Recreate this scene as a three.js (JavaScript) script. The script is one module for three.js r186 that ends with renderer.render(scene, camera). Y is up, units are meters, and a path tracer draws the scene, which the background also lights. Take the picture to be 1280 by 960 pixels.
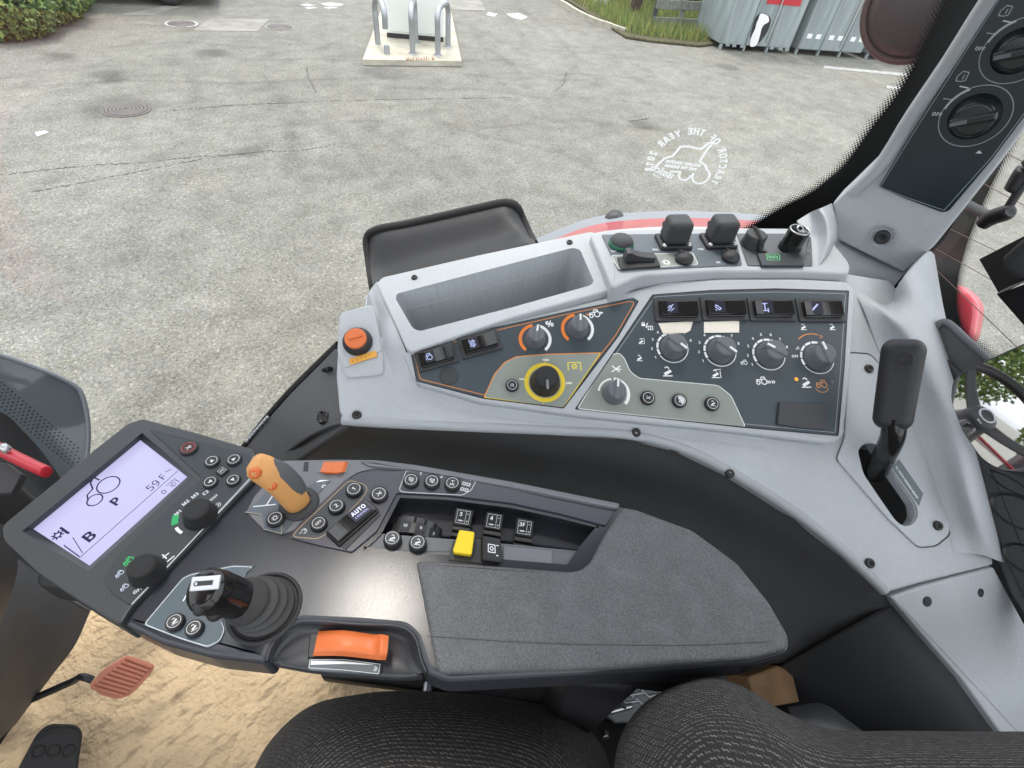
import * as THREE from 'three';
import { mergeGeometries } from 'three/addons/utils/BufferGeometryUtils.js';
import { RoundedBoxGeometry } from 'three/addons/geometries/RoundedBoxGeometry.js';

// ---------------------------------------------------------------- camera, sky, sun, exposure
const scene = new THREE.Scene();
const F = 620, CY = 2.65;                                   // focal length in photo pixels, eye height above the yard
const camera = new THREE.PerspectiveCamera(2 * Math.atan(480 / F) * 180 / Math.PI, 4 / 3, 0.02, 400);
const V3 = (x, y, z) => new THREE.Vector3(x, y, z);
const UPC = V3(79, 598, F).normalize();                     // world up seen in camera axes (the plumb lines of the photo)
const FWC = V3(0, 0, -1).addScaledVector(UPC, UPC.z).normalize();
const RTC = V3().crossVectors(FWC, UPC);
camera.position.set(0, CY, 0);
camera.quaternion.setFromRotationMatrix(new THREE.Matrix4().set(
  RTC.x, RTC.y, RTC.z, 0, UPC.x, UPC.y, UPC.z, 0, -FWC.x, -FWC.y, -FWC.z, 0, 0, 0, 0, 1));
scene.add(camera);

// seeded noise
let seed = 12345;
const rnd = () => { seed = (seed * 1664525 + 1013904223) >>> 0; return seed / 4294967296; };
const hash = (x, y, s) => { let h = (x * 374761393 + y * 668265263 + s * 974634777) | 0; h = Math.imul(h ^ (h >>> 13), 1274126177); return ((h ^ (h >>> 16)) >>> 0) / 4294967296; };
function vnoise(x, y, per, s = 0) {                         // value noise, periodic when per > 0
  const xi = Math.floor(x), yi = Math.floor(y), xf = x - xi, yf = y - yi;
  const m = (a) => per ? ((a % per) + per) % per : a;
  const u = xf * xf * (3 - 2 * xf), v = yf * yf * (3 - 2 * yf);
  const a = hash(m(xi), m(yi), s), b = hash(m(xi + 1), m(yi), s), c = hash(m(xi), m(yi + 1), s), d = hash(m(xi + 1), m(yi + 1), s);
  return a + (b - a) * u + (c - a) * v + (a - b - c + d) * u * v;
}
function fbm(x, y, oct = 4, per = 0, s = 0) { let t = 0, a = 0.5, n = 0; for (let i = 0; i < oct; i++) { t += a * vnoise(x, y, per, s + i); n += a; a *= 0.5; x *= 2; y *= 2; per *= 2; } return t / n; }

// overcast sky, a little brighter round the veiled sun
const SUN = V3(-0.16, 0.92, -0.36).normalize();
{
  const W = 512, H = 256, d = new Float32Array(W * H * 4);
  for (let j = 0; j < H; j++) for (let i = 0; i < W; i++) {
    const el = ((j + 0.5) / H - 0.5) * Math.PI, az = ((i + 0.5) / W - 0.5) * 2 * Math.PI;
    const dir = V3(Math.cos(el) * Math.cos(az), Math.sin(el), Math.cos(el) * Math.sin(az));
    const e = Math.max(0, dir.y);
    const q = 1 / (e + 0.25);
    const n = fbm(dir.x * q * 1.6 + 7, dir.z * q * 1.6 + 3, 5, 0, 3);
    const glow = Math.pow(Math.max(0, dir.dot(SUN)), 12);
    let L = 0.95 + 0.35 * e + 0.55 * (n - 0.5) + 0.9 * glow;
    const blue = Math.max(0, 0.5 - n) * 0.5;
    if (dir.y < 0) L = 0.5;
    const k = (j * W + i) * 4;
    d[k] = L * (0.97 - blue * 0.5); d[k + 1] = L * (1 - blue * 0.2); d[k + 2] = L * (1.05 + blue * 0.15); d[k + 3] = 1;
  }
  const t = new THREE.DataTexture(d, W, H, THREE.RGBAFormat, THREE.FloatType);
  t.mapping = THREE.EquirectangularReflectionMapping; t.magFilter = THREE.LinearFilter; t.minFilter = THREE.LinearFilter; t.needsUpdate = true;
  scene.background = t; scene.environment = t;
}
const sun = new THREE.DirectionalLight(0xfff7ea, 1.3);
sun.position.copy(SUN).multiplyScalar(40); sun.castShadow = true; sun.shadow.radius = 24;
sun.shadow.mapSize.set(2048, 2048); Object.assign(sun.shadow.camera, { left: -20, right: 20, top: 20, bottom: -20, near: 1, far: 90 });
scene.add(sun, sun.target);
const renderer = new THREE.WebGLRenderer({ antialias: true });
renderer.setSize(1024, 768); renderer.shadowMap.enabled = true;
renderer.toneMapping = THREE.LinearToneMapping; renderer.toneMappingExposure = 1.9;

// ---------------------------------------------------------------- helpers: photo pixel -> direction, planes, solids
const ray = (px, py) => { const d = V3(px - 640, 480 - py, -F); return V3(d.dot(RTC), d.dot(UPC), -d.dot(FWC)); };
const D = (px, py, drop) => { const r = ray(px, py); return r.multiplyScalar(drop / -r.y).add(camera.position); };   // point a given drop below the eye
const G = (px, py, h = 0) => D(px, py, CY - h);
class Pl {
  constructor(p, n, hint = V3(1, 0, 0)) {
    this.p = p.clone(); this.n = n.clone().normalize();
    this.u = hint.clone().addScaledVector(this.n, -hint.dot(this.n)).normalize(); this.v = V3().crossVectors(this.n, this.u);
  }
  at(px, py, off = 0) { const r = ray(px, py), t = (this.p.clone().sub(camera.position).dot(this.n) + off) / r.dot(this.n); return r.multiplyScalar(t).add(camera.position); }
  to2(w) { const d = w.clone().sub(this.p); return new THREE.Vector2(d.dot(this.u), d.dot(this.v)); }
  uv(px, py, off = 0) { return this.to2(this.at(px, py, off)); }
  mpp(px, py, off = 0) { return (this.at(px + 1, py, off).distanceTo(this.at(px, py, off)) + this.at(px, py + 1, off).distanceTo(this.at(px, py, off)) ) / 2; }
  basis(pos = this.p) { return new THREE.Matrix4().makeBasis(this.u, this.v, this.n).setPosition(pos); }
  // matrix at a pixel: local +z along the normal, local +x along the photo direction (dx, dy)
  mat(px, py, off = 0, dx = 1, dy = 0) {
    const a = this.at(px, py, off), x = this.at(px + dx, py + dy, off).sub(a).normalize(), y = V3().crossVectors(this.n, x);
    return new THREE.Matrix4().makeBasis(x, y, this.n).setPosition(a);
  }
  shifted(off) { return new Pl(this.p.clone().addScaledVector(this.n, off), this.n, this.u); }
}
const plane3 = (a, b, c) => { const n = b.clone().sub(a).cross(c.clone().sub(a)).normalize(); if (n.dot(camera.position.clone().sub(a)) < 0) n.negate(); return new Pl(a, n); };
function roundShape(p, r = 0, T = THREE.Shape) {
  const s = new T(), n = p.length;
  for (let i = 0; i < n; i++) {
    const a = p[(i + n - 1) % n], b = p[i], c = p[(i + 1) % n];
    const la = a.distanceTo(b), lc = c.distanceTo(b), d = Math.min(b.r ?? r, la * 0.48, lc * 0.48);
    if (d < 1e-5) { i ? s.lineTo(b.x, b.y) : s.moveTo(b.x, b.y); continue; }
    const q1 = b.clone().lerp(a, d / la), q2 = b.clone().lerp(c, d / lc);
    i ? s.lineTo(q1.x, q1.y) : s.moveTo(q1.x, q1.y);
    s.quadraticCurveTo(b.x, b.y, q2.x, q2.y);
  }
  s.closePath(); return s;
}
const curve = (pts, closed = true, n = 64) => new THREE.CatmullRomCurve3(pts.map(([x, y]) => V3(x, y, 0)), closed, 'centripetal').getPoints(n).slice(0, closed ? n : n + 1).map((v) => [v.x, v.y]);
// prism on a plane from a photo outline (outline read at its top face)
function slab(pl, pts, o0, o1, { bev = 0, r = 0, holes = [], seg = 2, cs = 6 } = {}) {
  const P2 = (q) => { const v = pl.uv(q[0], q[1], o1); if (q[2] !== undefined) v.r = q[2]; return v; };
  const sh = roundShape(pts.map(P2), r);
  for (const h of holes) sh.holes.push(roundShape(h.map(P2), holes.r ?? r, THREE.Path));
  const g = new THREE.ExtrudeGeometry(sh, { depth: o1 - o0 - bev * (bev ? 2 : 0), bevelEnabled: bev > 0, bevelThickness: bev, bevelSize: bev, bevelOffset: -bev, bevelSegments: seg, curveSegments: cs });
  g.translate(0, 0, o0 + bev);
  return g.applyMatrix4(pl.basis());
}
// smooth surface through a grid of points; th gives it thickness
function patch(rows, nu = 40, nv = 24, th = 0.004) {
  const rc = rows.map((r) => new THREE.CatmullRomCurve3(r, false, 'centripetal'));
  const pos = [], uv = [], idx = []; const W = nu + 1;
  const grid = []; for (let i = 0; i <= nu; i++) { const col = new THREE.CatmullRomCurve3(rc.map((c) => c.getPoint(i / nu)), false, 'centripetal'); grid.push(Array.from({ length: nv + 1 }, (_, j) => col.getPoint(j / nv))); }
  const UV = grid.map((c) => c.map(() => [0, 0])), i0 = nu >> 1, j0 = nv >> 1;            // arc length along its own row and column, from the middle
  for (let j = 0; j <= nv; j++) { for (let i = i0 + 1; i <= nu; i++) UV[i][j][0] = UV[i - 1][j][0] + grid[i][j].distanceTo(grid[i - 1][j]); for (let i = i0 - 1; i >= 0; i--) UV[i][j][0] = UV[i + 1][j][0] - grid[i][j].distanceTo(grid[i + 1][j]); }
  for (let i = 0; i <= nu; i++) { for (let j = j0 + 1; j <= nv; j++) UV[i][j][1] = UV[i][j - 1][1] + grid[i][j].distanceTo(grid[i][j - 1]); for (let j = j0 - 1; j >= 0; j--) UV[i][j][1] = UV[i][j + 1][1] - grid[i][j].distanceTo(grid[i][j + 1]); }
  for (let j = 0; j <= nv; j++) for (let i = 0; i <= nu; i++) { const p = grid[i][j]; pos.push(p.x, p.y, p.z); uv.push(UV[i][j][0], UV[i][j][1]); }
  for (let j = 0; j < nv; j++) for (let i = 0; i < nu; i++) { const a = j * W + i; idx.push(a, a + W, a + 1, a + 1, a + W, a + W + 1); }
  let g = new THREE.BufferGeometry(); g.setAttribute('position', new THREE.Float32BufferAttribute(pos, 3)); g.setAttribute('uv', new THREE.Float32BufferAttribute(uv, 2)); g.setIndex(idx); g.computeVertexNormals();
  const mid = Math.floor(pos.length / 6) * 3, nn = g.attributes.normal;
  const toCam = camera.position.clone().sub(V3(pos[mid], pos[mid + 1], pos[mid + 2]));
  let flip = nn.getX(mid / 3) * toCam.x + nn.getY(mid / 3) * toCam.y + nn.getZ(mid / 3) * toCam.z < 0;
  if (flip) { for (let k = 0; k < idx.length; k += 3) { const t = idx[k + 1]; idx[k + 1] = idx[k + 2]; idx[k + 2] = t; } g.setIndex(idx); g.computeVertexNormals(); }
  if (!th) return g;
  const N = pos.length / 3, n2 = g.attributes.normal.array, p2 = pos.slice(), u2 = uv.concat(uv), i2 = idx.slice();
  for (let k = 0; k < N; k++) for (let c = 0; c < 3; c++) p2.push(pos[k * 3 + c] - n2[k * 3 + c] * th);
  for (let k = 0; k < idx.length; k += 3) i2.push(idx[k] + N, idx[k + 2] + N, idx[k + 1] + N);
  const rim = []; for (let i = 0; i <= nu; i++) rim.push(i); for (let j = 1; j <= nv; j++) rim.push(j * W + nu); for (let i = nu - 1; i >= 0; i--) rim.push(nv * W + i); for (let j = nv - 1; j > 0; j--) rim.push(j * W);
  for (let k = 0; k < rim.length; k++) { const a = rim[k], b = rim[(k + 1) % rim.length]; if (flip) i2.push(a, a + N, b, b, a + N, b + N); else i2.push(a, b, a + N, b, b + N, a + N); }
  const h = new THREE.BufferGeometry(); h.setAttribute('position', new THREE.Float32BufferAttribute(p2, 3)); h.setAttribute('uv', new THREE.Float32BufferAttribute(u2, 2)); h.setIndex(i2); h.computeVertexNormals();
  const hn = h.attributes.normal; for (let k = 0; k < N; k++) hn.setXYZ(k, n2[k * 3], n2[k * 3 + 1], n2[k * 3 + 2]);
  return h;
}
const tube = (pts, r, n = 40, closed = false, rs = 8) => new THREE.TubeGeometry(new THREE.CatmullRomCurve3(pts, closed, 'centripetal'), n, r, rs, closed);
const lathe = (prof, seg = 28) => new THREE.LatheGeometry(prof.map(([x, y]) => new THREE.Vector2(x, y)), seg).rotateX(Math.PI / 2);   // axis becomes +z
const box = (w, h, d, r = 0.002) => new RoundedBoxGeometry(w, h, d, 2, Math.min(r, w / 2.1, h / 2.1, d / 2.1));
// ring of wall between two outlines on one plane at two heights
function wallRing(pl, ptsA, oA, ptsB, oB) {
  const n = ptsA.length, pos = [], idx = [];
  for (let i = 0; i <= n; i++) { const a = pl.at(ptsA[i % n][0], ptsA[i % n][1], oA), b = pl.at(ptsB[i % n][0], ptsB[i % n][1], oB); pos.push(a.x, a.y, a.z, b.x, b.y, b.z); }
  for (let i = 0; i < n; i++) idx.push(2 * i, 2 * i + 1, 2 * i + 2, 2 * i + 2, 2 * i + 1, 2 * i + 3);
  const g = new THREE.BufferGeometry(); g.setAttribute('position', new THREE.Float32BufferAttribute(pos, 3)); g.setIndex(idx);
  g.setAttribute('uv', new THREE.Float32BufferAttribute(pos.filter((_, k) => k % 3 !== 1), 2)); g.computeVertexNormals(); return g;
}
const merge = (arr) => mergeGeometries(arr.map((g) => { const h = g.index ? g.toNonIndexed() : g; for (const k of Object.keys(h.attributes)) if (!['position', 'normal', 'uv'].includes(k)) h.deleteAttribute(k); return h; }));

// ---------------------------------------------------------------- names
const used = {};
const numbered = (n) => { const k = used[n] = (used[n] ?? -1) + 1; return k ? n + '_' + String(k).padStart(3, '0') : n; };
function thing(name, label, category, group, kind) {
  const o = new THREE.Group(); o.name = numbered(name); scene.add(o);
  if (kind) o.userData.kind = kind; if (label) o.userData.label = label; if (category) o.userData.category = category; if (group) o.userData.group = group;
  return o;
}
function part(name, g, m, parent, label) { const o = new THREE.Mesh(g, m); o.name = name; o.castShadow = o.receiveShadow = true; parent.add(o); if (label) o.userData.label = label; return o; }
function single(name, g, m, label, category, group, kind) {
  const o = part(numbered(name), g, m, scene); o.userData = {}; if (label) o.userData.label = label; if (category) o.userData.category = category; if (group) o.userData.group = group; if (kind) o.userData.kind = kind;
  return o;
}
const put = (o, M) => { M.decompose(o.position, o.quaternion, o.scale); return o; };
function settle(g) {                                        // move a group's origin to the base of what it holds
  g.updateMatrixWorld(true); const b = new THREE.Box3().setFromObject(g); const c = V3((b.min.x + b.max.x) / 2, b.min.y, (b.min.z + b.max.z) / 2);
  g.position.copy(c); for (const k of g.children) k.position.sub(c); return g;
}

// ---------------------------------------------------------------- textures
function noiseTex(size, fn, srgb = true) {                  // fn(x, y in 0..1) -> grey or [r, g, b] in 0..255
  const d = new Uint8Array(size * size * 4);
  for (let j = 0; j < size; j++) for (let i = 0; i < size; i++) { const c = fn(i / size, j / size), k = (j * size + i) * 4; if (c.length) { d[k] = c[0]; d[k + 1] = c[1]; d[k + 2] = c[2]; } else d[k] = d[k + 1] = d[k + 2] = c; d[k + 3] = 255; }
  const t = new THREE.DataTexture(d, size, size); t.wrapS = t.wrapT = THREE.RepeatWrapping; t.magFilter = THREE.LinearFilter; t.minFilter = THREE.LinearMipmapLinearFilter; t.generateMipmaps = true;
  if (srgb) t.colorSpace = THREE.SRGBColorSpace; t.needsUpdate = true; return t;
}
const rep = (t, s) => { const c = t.clone(); c.repeat.set(1 / s, 1 / s); c.needsUpdate = true; return c; };
const cl = (v) => Math.max(0, Math.min(255, v));
const grainBump = noiseTex(256, (x, y) => 255 * fbm(x * 64, y * 64, 2, 64, 5), false);
const smudge = noiseTex(256, (x, y) => cl(150 + 130 * (fbm(x * 6, y * 6, 5, 6, 9) - 0.5)), false);
const M = (o) => new THREE.MeshStandardMaterial(o);
const lin = (r, g, b) => new THREE.Color().setRGB(r, g ?? r, b ?? g ?? r);
const plastic = (c, rough = 0.5, bump = 0.00012, s = 0.05) => M({ color: c, roughness: rough, bumpMap: rep(grainBump, s), bumpScale: bump });
const plasticTone = noiseTex(512, (x, y) => cl(236 + 20 * (fbm(x * 5, y * 5, 5, 5, 77) - 0.5) + 14 * (hash(Math.floor(x * 512), Math.floor(y * 512), 4) - 0.5)));
const MAT = {
  grey: M({ color: lin(0.5, 0.535, 0.56), map: rep(plasticTone, 0.4), roughness: 0.5, bumpMap: rep(grainBump, 0.035), bumpScale: 0.00028 }),
  greyDark: plastic(lin(0.17, 0.18, 0.19), 0.6, 0.0002),
  greyMid: M({ color: lin(0.2, 0.21, 0.225), map: rep(plasticTone, 0.3), roughness: 0.6, bumpMap: rep(grainBump, 0.04), bumpScale: 0.0002 }),
  trimDark: M({ color: lin(0.105, 0.109, 0.113), map: rep(plasticTone, 0.3), roughness: 0.55, bumpMap: rep(grainBump, 0.03), bumpScale: 0.0003 }),
  charcoal: plastic(lin(0.04, 0.042, 0.045), 0.5, 0.0002),
  black: plastic(lin(0.018, 0.018, 0.02), 0.45, 0.0001),
  blackSatin: M({ color: lin(0.034, 0.037, 0.045), roughness: 0.2, roughnessMap: null, bumpMap: rep(grainBump, 0.03), bumpScale: 0.00004 }),
  gloss: M({ color: lin(0.012), roughness: 0.12 }),
  void: M({ color: lin(0.006), roughness: 0.9 }),
  rubber: plastic(lin(0.022), 0.75, 0.0003, 0.03),
  knobGrey: plastic(lin(0.13, 0.145, 0.16), 0.45, 0.0002, 0.02),
  knobBlack: plastic(lin(0.014), 0.55, 0.0004, 0.02),
  ring: M({ color: lin(0.55, 0.56, 0.56), roughness: 0.5 }),
  white: M({ color: lin(0.78), roughness: 0.5 }),
  orange: plastic(lin(0.68, 0.165, 0.045), 0.45, 0.0001),
  yellow: plastic(lin(0.85, 0.62, 0.02), 0.4, 0.00005),
  leverOrange: plastic(lin(0.66, 0.33, 0.11), 0.5, 0.0001),
  red: M({ color: lin(0.5, 0.03, 0.045), roughness: 0.3 }),
  silver: M({ color: lin(0.55, 0.57, 0.6), roughness: 0.35, metalness: 0.6 }),
  steel: M({ color: lin(0.55, 0.56, 0.57), roughness: 0.35, metalness: 1 }),
  green: M({ color: lin(0.02, 0.16, 0.09), roughness: 0.4 }),
  wood: M({ color: lin(0.34, 0.2, 0.09), roughness: 0.7, map: noiseTex(256, (x, y) => cl(205 + 70 * (fbm(x * 40, y * 3, 3, 40, 8) - 0.5))) }),
};

// printed sheet: a canvas in metres of its plane; marks are placed from photo pixels
class Print {
  constructor(pl, off, pts, bg, ppm = 3400) {
    this.pl = pl; this.off = off; const q = pts.map((p) => pl.uv(p[0], p[1], off));
    this.x0 = Math.min(...q.map((v) => v.x)) - 0.002; this.x1 = Math.max(...q.map((v) => v.x)) + 0.002; this.y0 = Math.min(...q.map((v) => v.y)) - 0.002; this.y1 = Math.max(...q.map((v) => v.y)) + 0.002;
    this.s = Math.min(ppm, 2000 / (this.x1 - this.x0), 2000 / (this.y1 - this.y0));
    this.c = document.createElement('canvas'); this.c.width = Math.ceil((this.x1 - this.x0) * this.s); this.c.height = Math.ceil((this.y1 - this.y0) * this.s);
    this.g = this.c.getContext('2d'); this.g.fillStyle = bg; this.g.fillRect(0, 0, this.c.width, this.c.height);
    this.g.lineJoin = this.g.lineCap = 'round';
  }
  xy(px, py) { const v = this.pl.uv(px, py, this.off); return [(v.x - this.x0) * this.s, (this.y1 - v.y) * this.s]; }
  mm(px, py) { return this.pl.mpp(px, py, this.off) * this.s; }      // canvas px per photo px
  poly(pts, fill, stroke, w = 1, closed = true, r = 0) {
    const g = this.g, q = pts.map((p) => { const [x, y] = this.xy(p[0], p[1]); return new THREE.Vector2(x, y); });
    g.beginPath();
    if (r) { const R = r * this.s, n = q.length; for (let i = 0; i < n; i++) { const a = q[(i + n - 1) % n], b = q[i], c = q[(i + 1) % n], d1 = Math.min(R, a.distanceTo(b) * 0.48), d2 = Math.min(R, c.distanceTo(b) * 0.48), p1 = b.clone().lerp(a, d1 / a.distanceTo(b)), p2 = b.clone().lerp(c, d2 / c.distanceTo(b)); i ? g.lineTo(p1.x, p1.y) : g.moveTo(p1.x, p1.y); g.quadraticCurveTo(b.x, b.y, p2.x, p2.y); } }
    else q.forEach((v, i) => (i ? g.lineTo(v.x, v.y) : g.moveTo(v.x, v.y)));
    if (closed) g.closePath();
    if (fill) { g.fillStyle = fill; g.fill(); } if (stroke) { g.strokeStyle = stroke; g.lineWidth = w * this.mm(...pts[0]); g.stroke(); }
  }
  at(px, py, size, dx, dy, fn) {                            // local frame: x along the photo direction, unit = size photo px, y down
    const [x, y] = this.xy(px, py), [x2, y2] = this.xy(px + dx * 4, py + dy * 4), a = Math.atan2(y2 - y, x2 - x), k = this.mm(px, py) * size, g = this.g;
    g.save(); g.translate(x, y); g.rotate(a); g.scale(k, k); g.lineWidth = 0.1; fn(g); g.restore();
  }
  text(str, px, py, size, col, dx = 1, dy = 0, font = 'bold', flipX = 1) { this.at(px, py, size, dx, dy, (g) => { g.scale(0.02 * flipX, 0.02); g.font = font + ' 50px sans-serif'; g.textAlign = 'center'; g.textBaseline = 'middle'; g.fillStyle = col; g.fillText(str, 0, 0); }); }
  arc(px, py, rpx, a0, a1, col, w) { this.at(px, py, rpx, 1, 0, (g) => { g.lineCap = 'butt'; g.strokeStyle = col; g.lineWidth = w / rpx; g.beginPath(); g.arc(0, 0, 1, a0 * Math.PI / 180, a1 * Math.PI / 180); g.stroke(); }); }
  speckle(n, a) { const g = this.g; for (let i = 0; i < n; i++) { const v = rnd(); g.fillStyle = v > 0.5 ? `rgba(255,255,255,${a * rnd()})` : `rgba(0,0,0,${a * rnd()})`; g.fillRect(rnd() * this.c.width, rnd() * this.c.height, 1 + rnd() * 2, 1 + rnd() * 2); } }
  mat(o = {}) { const t = new THREE.CanvasTexture(this.c); t.colorSpace = THREE.SRGBColorSpace; t.anisotropy = 8; t.needsUpdate = true; this.tex = t; return M({ map: t, roughness: 0.5, ...o }); }
  fit(g) { const u = g.attributes.uv, p = g.attributes.position; for (let i = 0; i < u.count; i++) { const v = this.pl.to2(V3(p.getX(i), p.getY(i), p.getZ(i))); u.setXY(i, (v.x - this.x0) / (this.x1 - this.x0), (v.y - this.y0) / (this.y1 - this.y0)); } return g; }
}
// pictograms, drawn in a unit box round 0
const IC = {
  tractor(g, c) { g.strokeStyle = c; g.lineWidth = 0.12; g.beginPath(); g.arc(0.3, 0.12, 0.33, 0, 7); g.stroke(); g.beginPath(); g.arc(-0.42, 0.25, 0.2, 0, 7); g.stroke(); g.beginPath(); g.moveTo(-0.6, 0.1); g.lineTo(-0.55, -0.12); g.lineTo(-0.1, -0.12); g.lineTo(0.02, -0.45); g.lineTo(0.4, -0.45); g.lineTo(0.45, -0.2); g.stroke(); },
  plough(g, c) { g.fillStyle = c; g.strokeStyle = c; g.lineWidth = 0.14; g.beginPath(); g.moveTo(-0.5, 0.5); g.lineTo(0.55, 0.5); g.stroke(); g.save(); g.rotate(-0.5); g.fillRect(-0.45, -0.08, 0.95, 0.36); g.restore(); g.beginPath(); g.arc(0, -0.4, 0.22, -2.6, 0); g.stroke(); },
  lift(g, c) { IC.plough(g, c); g.strokeStyle = c; g.beginPath(); g.moveTo(0.6, 0.4); g.lineTo(0.6, -0.35); g.moveTo(0.1, -0.55); g.lineTo(0.7, -0.55); g.stroke(); },
  spark(g, c) { g.strokeStyle = c; g.lineWidth = 0.13; g.beginPath(); g.moveTo(-0.5, 0.3); g.lineTo(0.5, -0.25); g.moveTo(-0.35, -0.35); g.lineTo(0.3, 0.4); g.moveTo(0.1, 0); g.lineTo(0.5, 0.15); g.stroke(); },
  gear(g, c) { g.strokeStyle = c; g.lineWidth = 0.16; g.beginPath(); g.arc(0, 0, 0.32, 0, 7); g.stroke(); for (let i = 0; i < 8; i++) { g.beginPath(); g.moveTo(0.38 * Math.cos(i * 0.785), 0.38 * Math.sin(i * 0.785)); g.lineTo(0.55 * Math.cos(i * 0.785), 0.55 * Math.sin(i * 0.785)); g.stroke(); } },
  cylinder(g, c) { g.strokeStyle = c; g.lineWidth = 0.12; g.save(); g.rotate(-0.75); g.strokeRect(-0.5, -0.14, 0.7, 0.28); g.beginPath(); g.moveTo(0.2, 0); g.lineTo(0.6, 0); g.stroke(); g.restore(); g.setLineDash?.([0.1, 0.1]); g.beginPath(); g.moveTo(0.1, 0.45); g.lineTo(0.5, 0.15); g.stroke(); g.setLineDash?.([]); },
  axle(g, c) { g.strokeStyle = c; g.lineWidth = 0.14; g.beginPath(); g.moveTo(0, -0.5); g.lineTo(0, 0.45); g.moveTo(-0.3, -0.5); g.lineTo(0.3, -0.5); g.moveTo(-0.35, 0.45); g.lineTo(0.35, 0.45); g.moveTo(-0.35, 0.2); g.lineTo(-0.35, 0.65); g.moveTo(0.35, 0.2); g.lineTo(0.35, 0.65); g.stroke(); },
  wheel(g, c) { g.strokeStyle = c; g.lineWidth = 0.13; g.beginPath(); g.arc(0, 0, 0.36, 0, 7); g.stroke(); g.beginPath(); g.arc(0, 0, 0.12, 0, 7); g.moveTo(-0.55, -0.2); g.lineTo(-0.2, -0.55); g.moveTo(0.2, 0.55); g.lineTo(0.55, 0.2); g.moveTo(0.55, -0.2); g.lineTo(0.25, -0.5); g.stroke(); },
  lock(g, c) { g.fillStyle = c; g.strokeStyle = c; g.lineWidth = 0.14; g.fillRect(-0.35, -0.05, 0.7, 0.5); g.beginPath(); g.arc(0, -0.1, 0.24, Math.PI, 0); g.stroke(); },
  book(g, c) { g.strokeStyle = c; g.lineWidth = 0.14; g.strokeRect(-0.45, -0.35, 0.45, 0.7); g.strokeRect(0, -0.35, 0.45, 0.7); },
  dial(g, c) { g.strokeStyle = c; g.lineWidth = 0.12; g.beginPath(); g.arc(0, 0, 0.42, -2.6, 2.0); g.stroke(); g.beginPath(); g.moveTo(0, 0); g.lineTo(0.3, -0.2); g.moveTo(-0.75, 0); g.lineTo(-0.45, 0.08); g.stroke(); },
  cab(g, c) { g.strokeStyle = c; g.lineWidth = 0.08; g.beginPath(); g.moveTo(-0.4, 0.45); g.lineTo(-0.45, 0); g.lineTo(-0.15, -0.5); g.lineTo(0.4, -0.45); g.lineTo(0.42, 0.3); g.lineTo(0.1, 0.45); g.closePath(); g.moveTo(0.1, 0.2); g.lineTo(0.1, -0.2); g.stroke(); },
  txt: (s, k = 0.9) => (g, c) => { g.scale(0.02 * k, 0.02 * k); g.font = 'bold 50px sans-serif'; g.textAlign = 'center'; g.textBaseline = 'middle'; g.fillStyle = c; g.fillText(s, 0, 0); },
  tri: (a) => (g, c) => { g.rotate(a); g.fillStyle = c; g.beginPath(); g.moveTo(0.45, 0); g.lineTo(-0.3, 0.35); g.lineTo(-0.3, -0.35); g.fill(); },
  loop(g, c) { g.strokeStyle = c; g.lineWidth = 0.12; g.beginPath(); g.arc(0, 0, 0.4, -2.2, 2.4); g.stroke(); g.fillStyle = c; g.beginPath(); g.arc(0, 0, 0.14, 0, 7); g.fill(); },
};
for (const k of Object.keys(IC)) if (k !== 'txt' && k !== 'tri') { const f = IC[k]; IC[k] = (g, c) => { g.save(); g.scale(0.78, 0.78); f(g, c); g.restore(); }; }
// atlas for button faces: 8 x 8 cells
const AT = { c: document.createElement('canvas'), n: 0, ids: {} };
AT.c.width = AT.c.height = 1024; AT.g = AT.c.getContext('2d'); AT.g.fillStyle = '#24252a'; AT.g.fillRect(0, 0, 1024, 1024);
function cell(fn, { bg = '#26272b', fg = '#cfd2d3', ring = null, k = 56 } = {}) {
  const i = AT.n++, x = (i % 8) * 128, y = Math.floor(i / 8) * 128, g = AT.g;
  g.save(); g.beginPath(); g.rect(x, y, 128, 128); g.clip(); g.fillStyle = bg; g.fillRect(x, y, 128, 128); g.translate(x + 64, y + 64);
  if (ring) { g.strokeStyle = ring; g.lineWidth = 8; g.beginPath(); g.arc(0, 0, 53, 0, 7); g.stroke(); }
  g.lineJoin = g.lineCap = 'round'; g.scale(k, k); fn(g, fg); g.restore(); return i;
}
const cellUV = (g, i, x0, x1, y0, y1) => { const u = g.attributes.uv, p = g.attributes.position; for (let k = 0; k < u.count; k++) u.setXY(k, ((i % 8) + 0.02 + 0.96 * (p.getX(k) - x0) / (x1 - x0)) / 8, 1 - (Math.floor(i / 8) + 0.98 - 0.96 * (p.getY(k) - y0) / (y1 - y0)) / 8); return g; };
const atlasMat = M({ roughness: 0.45 });                    // map is set when all cells are drawn
// ---------------------------------------------------------------- the yard
const PG = new Pl(V3(0, 0, 0), V3(0, 1, 0));
const asphaltTex = noiseTex(1024, (x, y) => {
  const i = Math.floor(x * 1024), j = Math.floor(y * 1024);
  const g1 = hash(i >> 1, j >> 1, 11), g2 = fbm(x * 160, y * 160, 2, 160, 21), g3 = fbm(x * 12, y * 12, 4, 12, 31);
  let v = 0.60 + 0.17 * (g2 - 0.5) + 0.14 * (g3 - 0.5) + 0.12 * (g1 - 0.5);
  const st = vnoise(x * 230, y * 230, 230, 41); if (st > 0.76) v += 0.16 * (st - 0.76) / 0.24 + 0.03; if (st < 0.18) v -= 0.12;
  const w = vnoise(x * 90, y * 90, 90, 51) - 0.5;
  return [cl(255 * (v + 0.012 * w)), cl(255 * v), cl(255 * (v - 0.03 - 0.03 * w))];
});
const asphaltBump = noiseTex(512, (x, y) => 255 * fbm(x * 128, y * 128, 2, 128, 61), false);
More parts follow.
